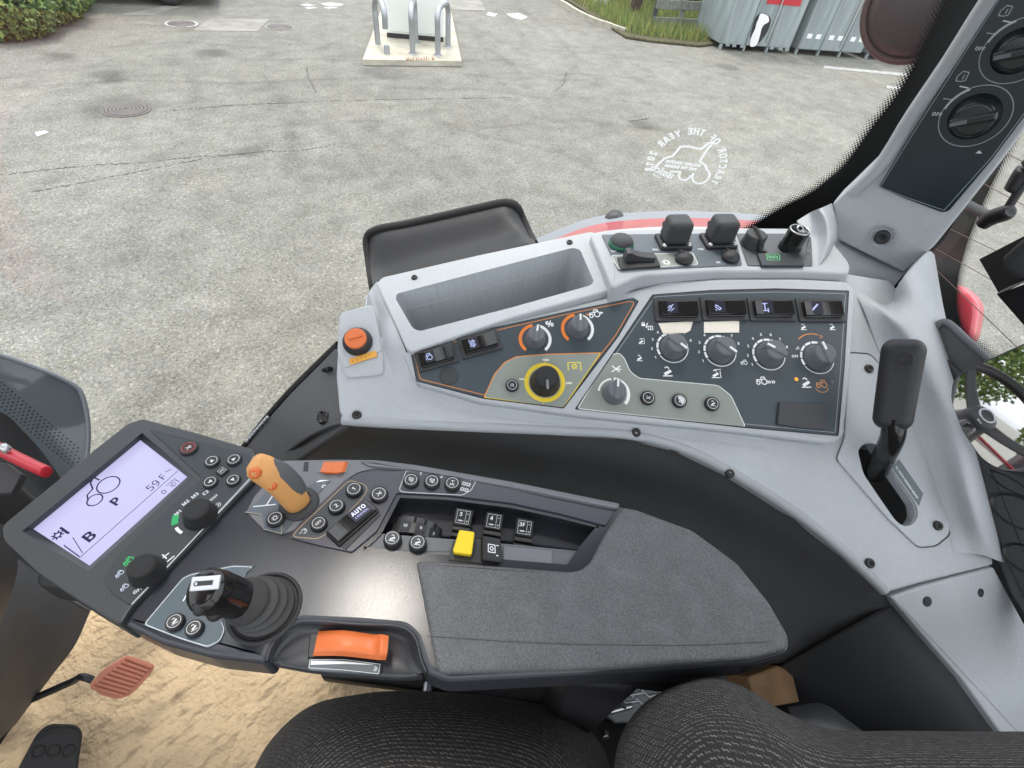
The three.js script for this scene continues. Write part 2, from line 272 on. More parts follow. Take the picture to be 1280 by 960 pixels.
const segDist = (x, z, a, b) => { const dx = b.x - a.x, dz = b.z - a.z, t = Math.max(0, Math.min(1, ((x - a.x) * dx + (z - a.z) * dz) / (dx * dx + dz * dz))); return Math.hypot(x - a.x - t * dx, z - a.z - t * dz); };
const tyreMarks = [
  [[420, 135], [470, 165], [520, 190], [560, 230]], [[400, 150], [440, 180], [470, 220]], [[650, 10], [690, 40], [725, 75], [700, 105]], [[640, 25], [655, 45], [650, 62]],
  [[310, 75], [400, 74], [500, 78], [640, 74]], [[560, 90], [640, 100], [720, 92], [800, 98]], [[480, 110], [600, 112], [690, 124]], [[120, 60], [230, 52], [330, 60]],
  [[600, 160], [720, 150], [850, 165], [960, 160]], [[240, 100], [250, 130], [240, 160]], [[365, 150], [372, 200], [392, 240]],
  [[20, 110], [160, 100], [300, 104], [420, 98]], [[60, 190], [200, 165], [330, 158], [480, 150]], [[330, 96], [352, 130], [362, 170], [358, 220]], [[520, 140], [600, 170], [700, 190], [780, 230]], [[660, 60], [740, 66], [840, 78], [930, 100]], [[700, 120], [800, 128], [900, 150], [1000, 190]], [[590, 30], [600, 55], [640, 80], [660, 110]],
].map((l) => l.map(([x, y]) => G(x, y)));
const stains = [[150, 134, 0.62], [133, 92, 0.28], [143, 100, 0.2], [265, 66, 0.4], [912, 84, 0.35], [800, 156, 0.25], [72, 70, 0.3], [480, 92, 0.5], [310, 190, 0.22]].map(([x, y, r]) => [G(x, y), r]);
const rusty = [[800, 165, 0.35], [470, 186, 0.22], [575, 155, 0.2], [250, 225, 0.5], [830, 190, 0.3]].map(([x, y, r]) => [G(x, y), r]);
{
  const axis = (lo, hi, st, far) => { const a = []; for (let v = -far; v < lo - 1; v += Math.max(2, (lo - v) * 0.35)) a.push(v); for (let v = lo; v <= hi; v += st) a.push(v); for (let v = hi + 1; v < far; v += Math.max(2, (v - hi) * 0.5)) a.push(v); a.push(far); return a; };
  const xs = axis(-10, 9, 0.085, 180), zs = axis(-17, -0.8, 0.085, 180), pos = [], uv = [], col = [], idx = [];
  for (const z of zs) for (const x of xs) {
    pos.push(x, 0, z); uv.push(x / 2.6, z / 2.6);
    let t = 0.92 + 0.34 * (fbm(x * 0.35 + 5, z * 0.35, 4, 0, 71) - 0.5) + 0.2 * (fbm(x * 1.6, z * 1.6 + 9, 4, 0, 73) - 0.5), warm = 0.5 * (fbm(x * 0.5, z * 0.5 + 40, 3, 0, 79) - 0.5);
    if (x > -10.5 && x < 9.5 && z > -18) {
      t += 0.22 * (fbm(x * 5, z * 5, 3, 0, 81) - 0.5);
      for (const l of tyreMarks) { let m = 9; for (let i = 1; i < l.length; i++) m = Math.min(m, segDist(x, z, l[i - 1], l[i])); if (m < 0.1) t -= 0.2 * (1 - m / 0.1) * (0.4 + 0.9 * fbm(x * 6, z * 6, 3, 0, 83)); }
      for (const [p, r] of stains) { const q = Math.hypot(x - p.x, z - p.z) / r * (0.7 + 0.7 * fbm(x * 4, z * 4, 3, 0, 85)); if (q < 1) t -= 0.34 * Math.min(1, (1 - q) * 2.2); }
      for (const [p, r] of rusty) { const q = Math.hypot(x - p.x, z - p.z) / r * (0.6 + 0.9 * fbm(x * 5, z * 5, 3, 0, 87)); if (q < 1) { warm += 0.4 * (1 - q); t += 0.05 * (1 - q); } }
    }
    const b = 0.51 * t; col.push(b * (1.01 + 0.09 * warm), b * (1.0), b * (0.97 - 0.14 * warm));
  }
  const W = xs.length; for (let j = 0; j < zs.length - 1; j++) for (let i = 0; i < W - 1; i++) { const a = j * W + i; idx.push(a, a + W, a + 1, a + 1, a + W, a + W + 1); }
  const g = new THREE.BufferGeometry(); g.setAttribute('position', new THREE.Float32BufferAttribute(pos, 3)); g.setAttribute('uv', new THREE.Float32BufferAttribute(uv, 2)); g.setAttribute('color', new THREE.Float32BufferAttribute(col, 3)); g.setIndex(idx); g.computeVertexNormals();
  const bump = asphaltBump.clone(); bump.repeat.set(2, 2);
  var yard = single('asphalt_yard', g, M({ map: asphaltTex, vertexColors: true, roughness: 0.92, bumpMap: bump, bumpScale: 0.004 }), 'worn pale grey asphalt yard with cracks and tyre marks', 'asphalt', null, 'structure');
}
const tar = M({ color: lin(0.085, 0.08, 0.074), roughness: 0.95 });
for (const [pts, w] of [[[[0, 219], [60, 212], [115, 207], [180, 203], [235, 197], [290, 193], [340, 188]], 0.012], [[[40, 240], [110, 227], [190, 211], [245, 200], [300, 193], [335, 190]], 0.011], [[[200, 140], [240, 136], [290, 132], [400, 127], [520, 124], [640, 122]], 0.014], [[[383, 82], [386, 98], [396, 116]], 0.009], [[[340, 190], [385, 187], [430, 178]], 0.008], [[[708, 90], [704, 105], [692, 115]], 0.01], [[[785, 152], [800, 150], [812, 148]], 0.012]]) {
  const c = new THREE.CatmullRomCurve3(pts.map(([x, y]) => G(x, y)), false, 'centripetal'), N = 110, pos = [], idx = [];
  for (let i = 0; i <= N; i++) { const p = c.getPoint(i / N), t = c.getTangent(i / N), k = w * (rnd() < 0.2 ? 0.05 : 0.15 + 1.5 * rnd() * rnd()), jx = (rnd() - 0.5) * 0.03, jz = (rnd() - 0.5) * 0.03; pos.push(p.x - t.z * k + jx, 0.004, p.z + t.x * k + jz, p.x + t.z * k + jx, 0.004, p.z - t.x * k + jz); if (i) idx.push(2 * i - 2, 2 * i - 1, 2 * i, 2 * i, 2 * i - 1, 2 * i + 1); }
  const g = new THREE.BufferGeometry(); g.setAttribute('position', new THREE.Float32BufferAttribute(pos, 3)); g.setIndex(idx); g.computeVertexNormals(); part('crack', g, tar, yard);
}
const paintTex = noiseTex(256, (x, y) => cl(200 + 90 * (fbm(x * 9, y * 9, 4, 9, 91) - 0.5)));
const paint = M({ color: lin(0.55, 0.56, 0.54), map: paintTex, roughness: 0.8 });
const concTex = noiseTex(512, (x, y) => { const v = 205 + 60 * (fbm(x * 5, y * 5, 5, 5, 93) - 0.5) + 24 * (hash(Math.floor(x * 512), Math.floor(y * 512), 7) - 0.5); return [cl(v + 2), cl(v), cl(v - 8)]; });
const concrete = M({ color: lin(0.62, 0.6, 0.53), map: concTex, roughness: 0.9 });
const paleConc = M({ color: lin(0.33, 0.33, 0.32), map: concTex, roughness: 0.9 });
for (const q of [[[374, 6], [384, 4.5], [396, 6], [386, 8]], [[380, 9], [392, 8.5], [398, 10], [384, 11]], [[400, 4], [416, 3], [431, 5], [424, 8], [406, 7]], [[404, 9], [414, 8], [424, 10], [410, 11]], [[610, 15], [622, 17], [618, 21], [608, 19]], [[632, 17], [648, 16], [660, 21], [652, 25], [640, 22]], [[1030, 82], [1136, 92], [1136, 95], [1029, 85]], [[1108, 107], [1130, 109], [1130, 112], [1109, 110]], [[43, 165], [56, 163], [62, 165], [46, 171]]])
  part('paint_mark', slab(PG, q.map(([x, y]) => [x, y]), 0.001, 0.005), paint, yard);
for (const q of [[[241, 38], [322, 39], [337, 24], [263, 23]], [[560, 0], [600, 0], [608, 13], [563, 12]], [[150, 18], [190, 19], [240, 4], [225, 3], [185, 12]]])
  part('concrete_patch', slab(PG, q, 0.001, 0.0055), paleConc, yard);

// manhole covers: iron disc with raised rings in a collar
const iron = M({ color: lin(0.13, 0.12, 0.115), roughness: 0.55, metalness: 0.3, bumpMap: rep(grainBump, 0.1), bumpScale: 0.002 });
const ironDark = M({ color: lin(0.05, 0.048, 0.045), roughness: 0.8 });
for (const [px, py, r, collar, lab] of [[158, 137, 0.24, M({ color: lin(0.1, 0.09, 0.085), roughness: 0.9 }), 'round ringed cast iron manhole cover in a dark stain'], [227, 30, 0.24, paint, 'round manhole cover in a pale worn collar beside concrete patch'], [350, 34, 0.24, paleConc, 'small round manhole cover at the far end of concrete patch']]) {
  const t = thing('manhole_cover', lab, 'manhole cover'); const c = G(px, py);
  const mk = (n, g, m, y) => { const o = part(n, g.rotateX(-Math.PI / 2), m, t); o.position.set(c.x, y, c.z); return o; };
  mk('collar', new THREE.RingGeometry(r * 1.02, r * 1.22, 40), collar, 0.006);
  mk('plate', new THREE.CircleGeometry(r, 40), ironDark, 0.007);
  for (let k = 0; k < 5; k++) mk('ring', lathe([[r * (0.16 + k * 0.18), 0], [r * (0.18 + k * 0.18), 0.008], [r * (0.25 + k * 0.18), 0.008], [r * (0.27 + k * 0.18), 0]], 36), iron, 0.007);
  settle(t);
}
// fuel dispenser on its concrete island, hoop barriers round it
{
  const isl = single('concrete_island', slab(PG, [[453, 74], [577, 76], [562, 4], [480, 2]], 0.002, 0.1, { bev: 0.01 }), concrete, 'cream concrete island under the white dispenser', 'island');
  const PI = new Pl(V3(0, 0.1, 0), V3(0, 1, 0));
  const rust = M({ color: lin(0.2, 0.09, 0.045), roughness: 0.95 });
  for (let k = 0; k < 12; k++) { const x = 506 + k * 3.2 + rnd() * 2, y = 73.5 - rnd() * 3; part('rust_stain', slab(PI, [[x, 75], [x + 1.2 + rnd() * 2, 75], [x + 1, y], [x + 0.4, y - 1]], 0.0005, 0.002), rust, isl); }
  const t = thing('fuel_dispenser', 'white box shaped dispenser cabinet on the concrete island', 'fuel dispenser');
  const a = PI.at(483, 47), b = PI.at(555, 53), w = a.distanceTo(b), ang = Math.atan2(-(b.z - a.z), b.x - a.x);
  const L = (o, x, y, z) => { const p = V3(x, y, z).applyAxisAngle(V3(0, 1, 0), ang); o.position.set((a.x + b.x) / 2 + p.x, 0.1 + y, (a.z + b.z) / 2 + p.z); o.rotation.y = ang; return o; };
  const wp = M({ color: lin(0.74, 0.78, 0.75), roughness: 0.45 });
  L(part('plinth', box(w * 0.98, 0.08, 0.56, 0.004), MAT.black, t), 0, 0.04, -0.3);
  L(part('cabinet', box(w, 1.5, 0.6, 0.02), wp, t), 0, 0.83, -0.3);
  L(part('access_panel', box(w * 0.86, 0.62, 0.02, 0.006), M({ color: lin(0.7, 0.74, 0.7), roughness: 0.4 }), t), 0, 0.43, 0.002);
  L(part('display', box(w * 0.7, 0.3, 0.02, 0.006), MAT.gloss, t), 0, 1.3, 0.004);
  settle(t);
  const galv = M({ color: lin(0.36, 0.38, 0.4), roughness: 0.42, metalness: 0.75, bumpMap: rep(grainBump, 0.2), bumpScale: 0.001 });
  const up = (p, h) => V3(p.x, 0.1 + h, p.z);
  const hoop = (f, k, lab) => {
    const t = thing('hoop_barrier', lab, 'barrier', 'hoop barriers round the dispenser'); const A = PI.at(...f), B = PI.at(...k), m = A.clone().lerp(B, 0.5), H = 0.72;
    part('pipe', tube([up(A, 0), up(A, H * 0.5), up(A, H * 0.82), up(A.clone().lerp(m, 0.3), H * 0.97), up(m, H), up(B.clone().lerp(m, 0.3), H * 0.97), up(B, H * 0.82), up(B, H * 0.5), up(B, 0)], 0.052, 60, false, 12), galv, t);
    for (const p of [A, B]) { const o = part('base_plate', new THREE.CylinderGeometry(0.075, 0.08, 0.02, 16), galv, t); o.position.copy(up(p, 0.01)); }
    settle(t);
  };
  hoop([516, 67], [520, 54], 'upright galvanized hoop standing midway before the white dispenser'); hoop([547.5, 69], [560, 58], 'upright galvanized hoop beside the rust free corner of the island');
  const t2 = thing('hoop_barrier', 'broken galvanized hoop with one leg cut off above its stub', 'barrier', 'hoop barriers round the dispenser');
  const B = PI.at(472.5, 55), A = PI.at(484, 67), m = A.clone().lerp(B, 0.5);
  part('pipe', tube([up(B, 0), up(B, 0.4), up(B, 0.58), up(B.clone().lerp(m, 0.5), 0.73), up(m, 0.77), up(A.clone().lerp(m, 0.4), 0.73), up(A, 0.62), up(A, 0.38)], 0.052, 50, false, 12), galv, t2);
  const st = part('stub', new THREE.CylinderGeometry(0.05, 0.055, 0.13, 14), galv, t2); st.position.copy(up(A, 0.065));
  const cut = part('cut_end', new THREE.CircleGeometry(0.046, 14).rotateX(Math.PI / 2), MAT.black, t2); cut.position.copy(up(A, 0.378));
  settle(t2);
}
// storage containers
{
  const P1 = G(899, 62.5), P2 = G(984, 68), d = P2.clone().sub(P1).normalize(), W = P1.distanceTo(P2), nrm = V3(-d.z, 0, d.x); if (nrm.z < 0) nrm.negate();
  const PF = new Pl(P1, nrm), ang = Math.atan2(-d.z, d.x);
  const steelTex = noiseTex(512, (x, y) => cl(205 + 60 * (fbm(x * 7, y * 3, 5, 7, 95) - 0.5) - 40 * Math.max(0, fbm(x * 30, y * 2, 3, 30, 96) - 0.6)));
  const paintS = [M({ color: lin(0.44, 0.51, 0.51), map: steelTex, roughness: 0.45 }), M({ color: lin(0.4, 0.47, 0.47), map: steelTex, roughness: 0.5 })];
  const dark = M({ color: lin(0.03), roughness: 0.8 });
  const labs = ['blue grey steel container with oval figure picture and red band', 'blue grey steel container next to the one with the picture', 'third blue grey steel container along the row, two away from the picture', 'last blue grey steel container of the row, behind the cab pillar'];
  for (let k = 0; k < 4; k++) {
    const t = thing('storage_container', labs[k], 'container', 'steel containers in a row'); const x0 = k * (W + 0.22);
    const put3 = (o, x, y, z) => { o.position.copy(P1).addScaledVector(d, x0 + x).addScaledVector(nrm, z); o.position.y = y; o.rotation.y = ang; return o; };
    put3(part('shell', box(W, 2.35, 1.55, 0.02), paintS[1], t), W / 2, 1.295, -0.8);
    for (let i = 0; i < 3; i++) {
      put3(part('panel', box(W / 3 - 0.016, 2.32, 0.03, 0.006), paintS[(i + k) % 2], t), W * (i + 0.5) / 3, 1.3, -0.012);
      put3(part('foot', box(0.05, 0.12, 0.08, 0.006), paintS[0], t), W * i / 3 + 0.03, 0.062, -0.05);
      if (k) for (const q of [0.3, 0.7]) put3(part('sticker', box(0.14, 0.1, 0.004, 0.001), MAT.white, t), W * (i + q) / 3, 0.42, 0.006);
    }
    put3(part('lock_bar', new THREE.CylinderGeometry(0.018, 0.018, 2.1, 8), MAT.steel, t), W * 0.62, 1.3, 0.03);
    if (k === 0) {
      part('red_band', slab(PF, [[958, 4.5], [1000, 8], [1010, -20], [968, -22]], 0.004, 0.012), M({ color: lin(0.45, 0.02, 0.03), roughness: 0.5 }), t);
      part('picture', slab(PF, curve([[953, 16], [963, 22], [961, 36], [952, 50], [943, 58], [938, 50], [941, 32], [946, 20]], true, 40), 0.004, 0.008), MAT.black, t, 'black oval picture panel');
      part('picture_figure', slab(PF, curve([[951, 17], [960, 20], [961, 27], [955, 31], [952, 36], [950, 44], [945, 57], [938, 58], [939, 47], [944, 36], [946, 28], [948, 24]], true, 50), 0.0085, 0.0095), MAT.white, t);
      for (const [x, y] of [[908, 52], [916, 53], [926, 54], [963, 56], [974, 57], [982, 58]]) part('raised_mark', slab(PF, [[x, y], [x + 5, y + 0.4], [x + 4, y + 6], [x - 1, y + 5.6]], 0.004, 0.007), paintS[1], t);
    }
    settle(t);
  }
}
// leaves
const leafGeo = (() => { const g = new THREE.BufferGeometry(); g.setAttribute('position', new THREE.Float32BufferAttribute([0, 0, 0, 0.35, 0.5, 0.06, 0, 1, 0, -0.35, 0.5, 0.06], 3)); g.setIndex([0, 1, 2, 0, 2, 3]); return g; })();
function leaves(n, sample, size, cols) {
  const pos = [], col = [], idx = [], m = new THREE.Matrix4(), q = new THREE.Quaternion(), e = new THREE.Euler(), v = V3(), src = leafGeo.attributes.position;
  for (let i = 0; i < n; i++) {
    const p = sample(), s = size * (0.6 + 0.8 * rnd()); e.set(rnd() * 6.3, rnd() * 6.3, rnd() * 6.3); q.setFromEuler(e); m.compose(p, q, V3(s, s, s));
    const c = cols[Math.floor(rnd() * cols.length)], k = 0.7 + 0.6 * rnd(), b = pos.length / 3;
    for (let j = 0; j < 4; j++) { v.fromBufferAttribute(src, j).applyMatrix4(m); pos.push(v.x, Math.max(0.01, v.y), v.z); col.push(c[0] * k, c[1] * k, c[2] * k); }
    idx.push(b, b + 1, b + 2, b, b + 2, b + 3);
  }
  const g = new THREE.BufferGeometry(); g.setAttribute('position', new THREE.Float32BufferAttribute(pos, 3)); g.setAttribute('color', new THREE.Float32BufferAttribute(col, 3)); g.setIndex(idx); g.computeVertexNormals(); return g;
}
const leafMat = new THREE.MeshPhysicalMaterial({ vertexColors: true, roughness: 0.7, transmission: 0.3, thickness: 0, side: THREE.DoubleSide });
const greens = [[0.1, 0.17, 0.04], [0.16, 0.24, 0.05], [0.07, 0.13, 0.03], [0.22, 0.27, 0.06]];
const inBall = () => { for (;;) { const v = V3(rnd() * 2 - 1, rnd() * 2 - 1, rnd() * 2 - 1); if (v.lengthSq() < 1) return v; } };
const bark = M({ color: lin(0.12, 0.09, 0.07), roughness: 0.95, map: noiseTex(128, (x, y) => cl(190 + 120 * (fbm(x * 16, y * 4, 3, 16, 97) - 0.5))) });
for (const [px, py, sx, sy, lab] of [[15, 42, 0.75, 0.5, 'leafy green shrub with reddish dead leaves under it at yard edge'], [52, 25, 0.8, 0.62, 'yellowish green shrub before the grey parked car'], [78, 12, 0.6, 0.62, 'green shrub nearest the white parked van']]) {
  const t = thing('shrub', lab, 'shrub', 'shrubs at the yard edge'), c = G(px, py);
  for (let k = 0; k < 4; k++) part('stem', tube([V3(c.x, 0, c.z), V3(c.x + (rnd() - 0.5) * 0.5, sy * 0.6, c.z + (rnd() - 0.5) * 0.5), V3(c.x + (rnd() - 0.5) * 0.9, sy * 1.3, c.z + (rnd() - 0.5) * 0.9)], 0.015, 8, false, 5), bark, t);
  part('foliage', leaves(6500, () => { const b = inBall(); b.setLength(0.45 + 0.55 * b.length()); return V3(c.x + b.x * sx, Math.max(0.03, sy * 0.75 + b.y * sy), c.z + b.z * sx); }, 0.085, greens), leafMat, t); settle(t);
}
// grass verge with edging kerb
{
  const soil = M({ color: lin(0.13, 0.12, 0.06), roughness: 1, map: noiseTex(256, (x, y) => cl(190 + 110 * (fbm(x * 14, y * 14, 4, 14, 99) - 0.5))) });
  const vp = [[715, 3], [745, 22], [783, 45], [815, 50], [875, 56], [1000, 40], [960, -40], [800, -60], [640, -60], [690, -10]];
  const verge = single('grass_verge', slab(PG, vp, 0.002, 0.06, { bev: 0.02 }), soil, 'rough grass verge beside the containers', 'verge', null, 'structure');
  const sh = roundShape(vp.map(([x, y]) => PG.uv(x, y))), pts = sh.getPoints(4), c2 = (x, y) => { let r = false; for (let i = 0, j = pts.length - 1; i < pts.length; j = i++) if ((pts[i].y > y) !== (pts[j].y > y) && x < (pts[j].x - pts[i].x) * (y - pts[i].y) / (pts[j].y - pts[i].y) + pts[i].x) r = !r; return r; };
  const pos = [], col = [], idx = [];
  for (let i = 0; i < 26000; i++) { const px = 690 + rnd() * 240, py = -35 + rnd() * 95; const p = G(px, py, 0.06); const q = PG.to2(p); if (!c2(q.x, q.y)) continue; const h = 0.1 + 0.24 * rnd() * (0.5 + vnoise(p.x, p.z, 0, 101)), a = rnd() * 6.3, b = pos.length / 3, l = (rnd() - 0.5) * 0.2; pos.push(p.x - 0.012 * Math.cos(a), 0.05, p.z - 0.012 * Math.sin(a), p.x + 0.012 * Math.cos(a), 0.05, p.z + 0.012 * Math.sin(a), p.x + l, 0.05 + h, p.z + l * Math.sin(a)); const c = rnd() < 0.35 ? [0.3, 0.28, 0.1] : greens[Math.floor(rnd() * 4)], k = 0.9 + 0.8 * rnd(); for (let j = 0; j < 3; j++) col.push(c[0] * k, c[1] * k, c[2] * k); idx.push(b, b + 1, b + 2); }
  const g = new THREE.BufferGeometry(); g.setAttribute('position', new THREE.Float32BufferAttribute(pos, 3)); g.setAttribute('color', new THREE.Float32BufferAttribute(col, 3)); g.setIndex(idx); g.computeVertexNormals();
  single('grass', g, leafMat, 'long green and straw coloured grass by the yard', 'grass', null, 'stuff');
  const kl = new THREE.CatmullRomCurve3([[690, -2], [706, 9], [722, 19], [745, 30], [765, 37], [782, 43]].map(([x, y]) => G(x, y)), false, 'centripetal');
  const kerb = thing('kerb', 'pale concrete edging stones along the grass verge', 'kerb', null, 'structure');
  for (let i = 0; i < 10; i++) { const a = kl.getPoint(i / 10), b = kl.getPoint((i + 1) / 10), o = part('kerb_stone', box(a.distanceTo(b) - 0.015, 0.14, 0.1, 0.012), concrete, kerb); o.position.copy(a).lerp(b, 0.5); o.position.y = 0.05 + 0.012 * rnd(); o.rotation.y = Math.atan2(-(b.z - a.z), b.x - a.x) + 0.03 * (rnd() - 0.5); }
  settle(kerb);
  // two rail wooden fence
  const fw = M({ color: lin(0.3, 0.32, 0.29), roughness: 0.9, map: MAT.wood.map });
  const fence = thing('rail_fence', 'weathered grey two rail wooden fence beside containers', 'fence'); const fa = G(813, 37, 0.06), fb = G(880, 40, 0.06), fl = fa.distanceTo(fb), fang = Math.atan2(-(fb.z - fa.z), fb.x - fa.x);
  for (const h of [0.18, 0.55]) { const o = part('rail', box(fl, 0.2, 0.05, 0.01), fw, fence); o.position.copy(fa).lerp(fb, 0.5); o.position.y = 0.06 + h; o.rotation.y = fang; }
  for (const k of [0.02, 0.5, 0.98]) { const o = part('post', box(0.11, 1.2, 0.11, 0.01), k < 0.1 ? MAT.charcoal : fw, fence); o.position.copy(fa).lerp(fb, k); o.position.z -= 0.09; o.position.y = 0.6; }
  settle(fence);
  for (const [px, py, h, lab] of [[790, 22, 3.2, 'tree trunk with low leaves between fence and pale stones'], [845, 14, 3.0, 'dense green bushy tree behind the rail fence']]) {
    const t = thing('bush_tree', lab, 'tree', 'trees behind the verge'), c = G(px, py); const ti = px < 800 ? 0.16 : 0.07;
    part('trunk', tube([V3(c.x, 0, c.z), V3(c.x + 0.1, h * 0.4, c.z), V3(c.x - 0.05, h * 0.8, c.z - 0.1)], ti, 10, false, 9), bark, t);
    for (let k = 0; k < 5; k++) part('limb', tube([V3(c.x, h * (0.2 + 0.1 * k), c.z), V3(c.x + Math.cos(k * 2) * 0.5, h * (0.32 + 0.1 * k), c.z + Math.sin(k * 2) * 0.5)], 0.03, 5, false, 5), bark, t);
    part('crown', leaves(px < 800 ? 1800 : 6000, () => { const b = inBall(); return V3(c.x + b.x * 1.3, px < 800 ? h * 0.8 + b.y * 1.2 : Math.max(0.1, h * 0.45 + b.y * h * 0.5), c.z - 0.2 + b.z * 0.8); }, 0.15, greens), leafMat, t); settle(t);
  }
  for (const [x0, x1, py] of [[741, 748, 7], [749, 757, 9]]) { const p = G((x0 + x1) / 2, py), o = single('marker_stone', (() => { const g = new THREE.CylinderGeometry(0.12, 0.17, 0.5, 7, 3); const a = g.attributes.position; for (let i = 0; i < a.count; i++) a.setX(i, a.getX(i) * (0.85 + 0.3 * hash(i, 1, 3))); g.computeVertexNormals(); return g; })(), M({ color: lin(0.6, 0.6, 0.57), roughness: 0.9 }), x0 < 745 ? 'pale upright stone next to the kerb' : 'pale upright stone between tree trunk and the other stone', 'stone', 'pale stones by the verge'); o.position.set(p.x, 0.25, p.z); }
}
// parked vehicles whose lower sides show past the shrubs
function car(name, label, col, c, ang, van) {
  const t = thing(name, label, van ? 'van' : 'car'); t.position.set(c.x, 0, c.z); t.rotation.y = ang;
  const s = new THREE.Shape(); const top = van ? 1.95 : 1.45;
  s.moveTo(-2.1, 0.3); s.lineTo(-2.15, 0.75); s.lineTo(-1.9, van ? 1.1 : 0.95); s.lineTo(-1.1, van ? 1.25 : 1.0); s.lineTo(-0.5, top); s.lineTo(1.5, top); s.lineTo(2.1, van ? top - 0.1 : 0.95); s.lineTo(2.15, 0.3);
  s.lineTo(1.68, 0.3); s.absarc(1.3, 0.32, 0.38, 0, Math.PI, false); s.lineTo(-0.95, 0.3); s.absarc(-1.33, 0.32, 0.38, 0, Math.PI, false); s.closePath();
  const body = part('body', new THREE.ExtrudeGeometry(s, { depth: 1.64, bevelEnabled: true, bevelSize: 0.06, bevelThickness: 0.06, bevelSegments: 3 }).translate(0, 0, -0.82), new THREE.MeshPhysicalMaterial({ color: col, roughness: 0.35, clearcoat: 0.8, clearcoatRoughness: 0.1 }), t);
  for (const sg of [-1, 1]) { const w = new THREE.Shape(); w.moveTo(-0.9, 1.05); w.lineTo(-0.45, top - 0.12); w.lineTo(1.4, top - 0.12); w.lineTo(1.7, 1.05); part('window', new THREE.ExtrudeGeometry(w, { depth: 0.012, bevelEnabled: false }).translate(0, 0, sg > 0 ? 0.88 : -0.892), MAT.gloss, t); part('sill', box(2.1, 0.1, 0.04, 0.01).translate(0, 0.3, sg * 0.88), MAT.black, t); }
  for (const x of [-1.33, 1.3]) for (const sg of [-1, 1]) { const w = part('wheel', new THREE.TorusGeometry(0.24, 0.095, 12, 28).translate(x, 0.33, sg * 0.78), MAT.rubber, t); part('rim', lathe([[0.2, 0.03], [0.18, 0.06], [0.06, 0.05], [0, 0.06]], 20).rotateY(sg > 0 ? 0 : Math.PI).translate(x, 0.33, sg * 0.78), MAT.silver, w); }
  for (const z of [-0.6, 0.6]) { part('headlight', box(0.1, 0.16, 0.3, 0.02).translate(-2.16, 0.72, z), MAT.silver, t); part('tail_light', box(0.06, 0.2, 0.2, 0.02).translate(2.17, 0.78, z), MAT.red, t); }
}
{ const a = G(6, 22), b = G(140, 6); car('parked_car', 'grey parked car behind the shrubs', lin(0.2, 0.23, 0.24), V3(a.x - 1.6, 0, a.z - 0.5), 1.3, false); car('parked_van', 'white parked van beyond the shrubs', lin(0.7, 0.74, 0.7), V3(b.x - 0.6, 0, b.z - 0.7), 0.45, true); }
// ---------------------------------------------------------------- side console
const PC = plane3(D(725, 510, 0.46), D(1048, 545, 0.46), D(930, 360, 0.37));           // sloping control face
const PT = plane3(PC.at(515, 437, 0.016), PC.at(765, 362, 0.016), D(610, 320, 0.385));  // tray rim, flatter
const PS = plane3(D(780, 342, 0.352), D(1015, 336, 0.341), D(900, 292, 0.338));         // socket deck
const con = thing('side_console', 'light grey side console with dials, rocker switches, tray and sockets', 'console');
const slot = [[1071, 562], [1080, 553], [1094, 553], [1114, 584], [1147, 631], [1149, 646], [1141, 658], [1129, 659], [1119, 652], [1098, 622], [1078, 592]];
const lipPx = [[428, 528], [470, 531], [600, 537], [700, 541], [790, 547], [850, 562], [912, 592], [1000, 648], [1060, 697], [1106, 742]];
part('base_trim', slab(PC, [[424, 400], [420, 470], [424, 515], [434, 529], ...lipPx.slice(1), [1150, 729], [1243, 706], [1228, 640], [1203, 560], [1178, 470], [1150, 395], [1112, 350], [1060, 342], [780, 346], [500, 430]], -0.02, 0, { bev: 0.003, r: 0.004, holes: [slot] }), MAT.grey, con);
part('rolled_edge', tube(lipPx.map(([x, y]) => PC.at(x, y - 3, -0.004)), 0.0065, 80, false, 10), MAT.grey, con);
part('panel_bezel', slab(PC, [[503, 441], [560, 420], [640, 400], [720, 380], [795, 362], [830, 352], [900, 348], [1000, 348], [1058, 351, 0.012], [1070, 360, 0.01], [1064, 460], [1056, 546, 0.012], [1040, 555, 0.01], [900, 538], [722, 520], [600, 503], [518, 479, 0.012]], -0.006, 0.014, { bev: 0.0045, r: 0.006, seg: 4 }), MAT.grey, con);
// fillet between bezel foot and lip
part('lower_fillet', patch([
  [[520, 474], [600, 499], [720, 518], [850, 531], [960, 543]].map(([x, y]) => PC.at(x, y, 0.004)),
  [[510, 494], [598, 513], [716, 528], [845, 541], [958, 553]].map(([x, y]) => PC.at(x, y, -0.0005)),
  [[500, 512], [596, 524], [712, 535], [840, 550], [956, 566]].map(([x, y]) => PC.at(x, y, 0.0006)),
  [[496, 520], [595, 529], [711, 538], [838, 556], [955, 574]].map(([x, y]) => PC.at(x, y, -0.003))], 40, 14, 0.003), MAT.grey, con);
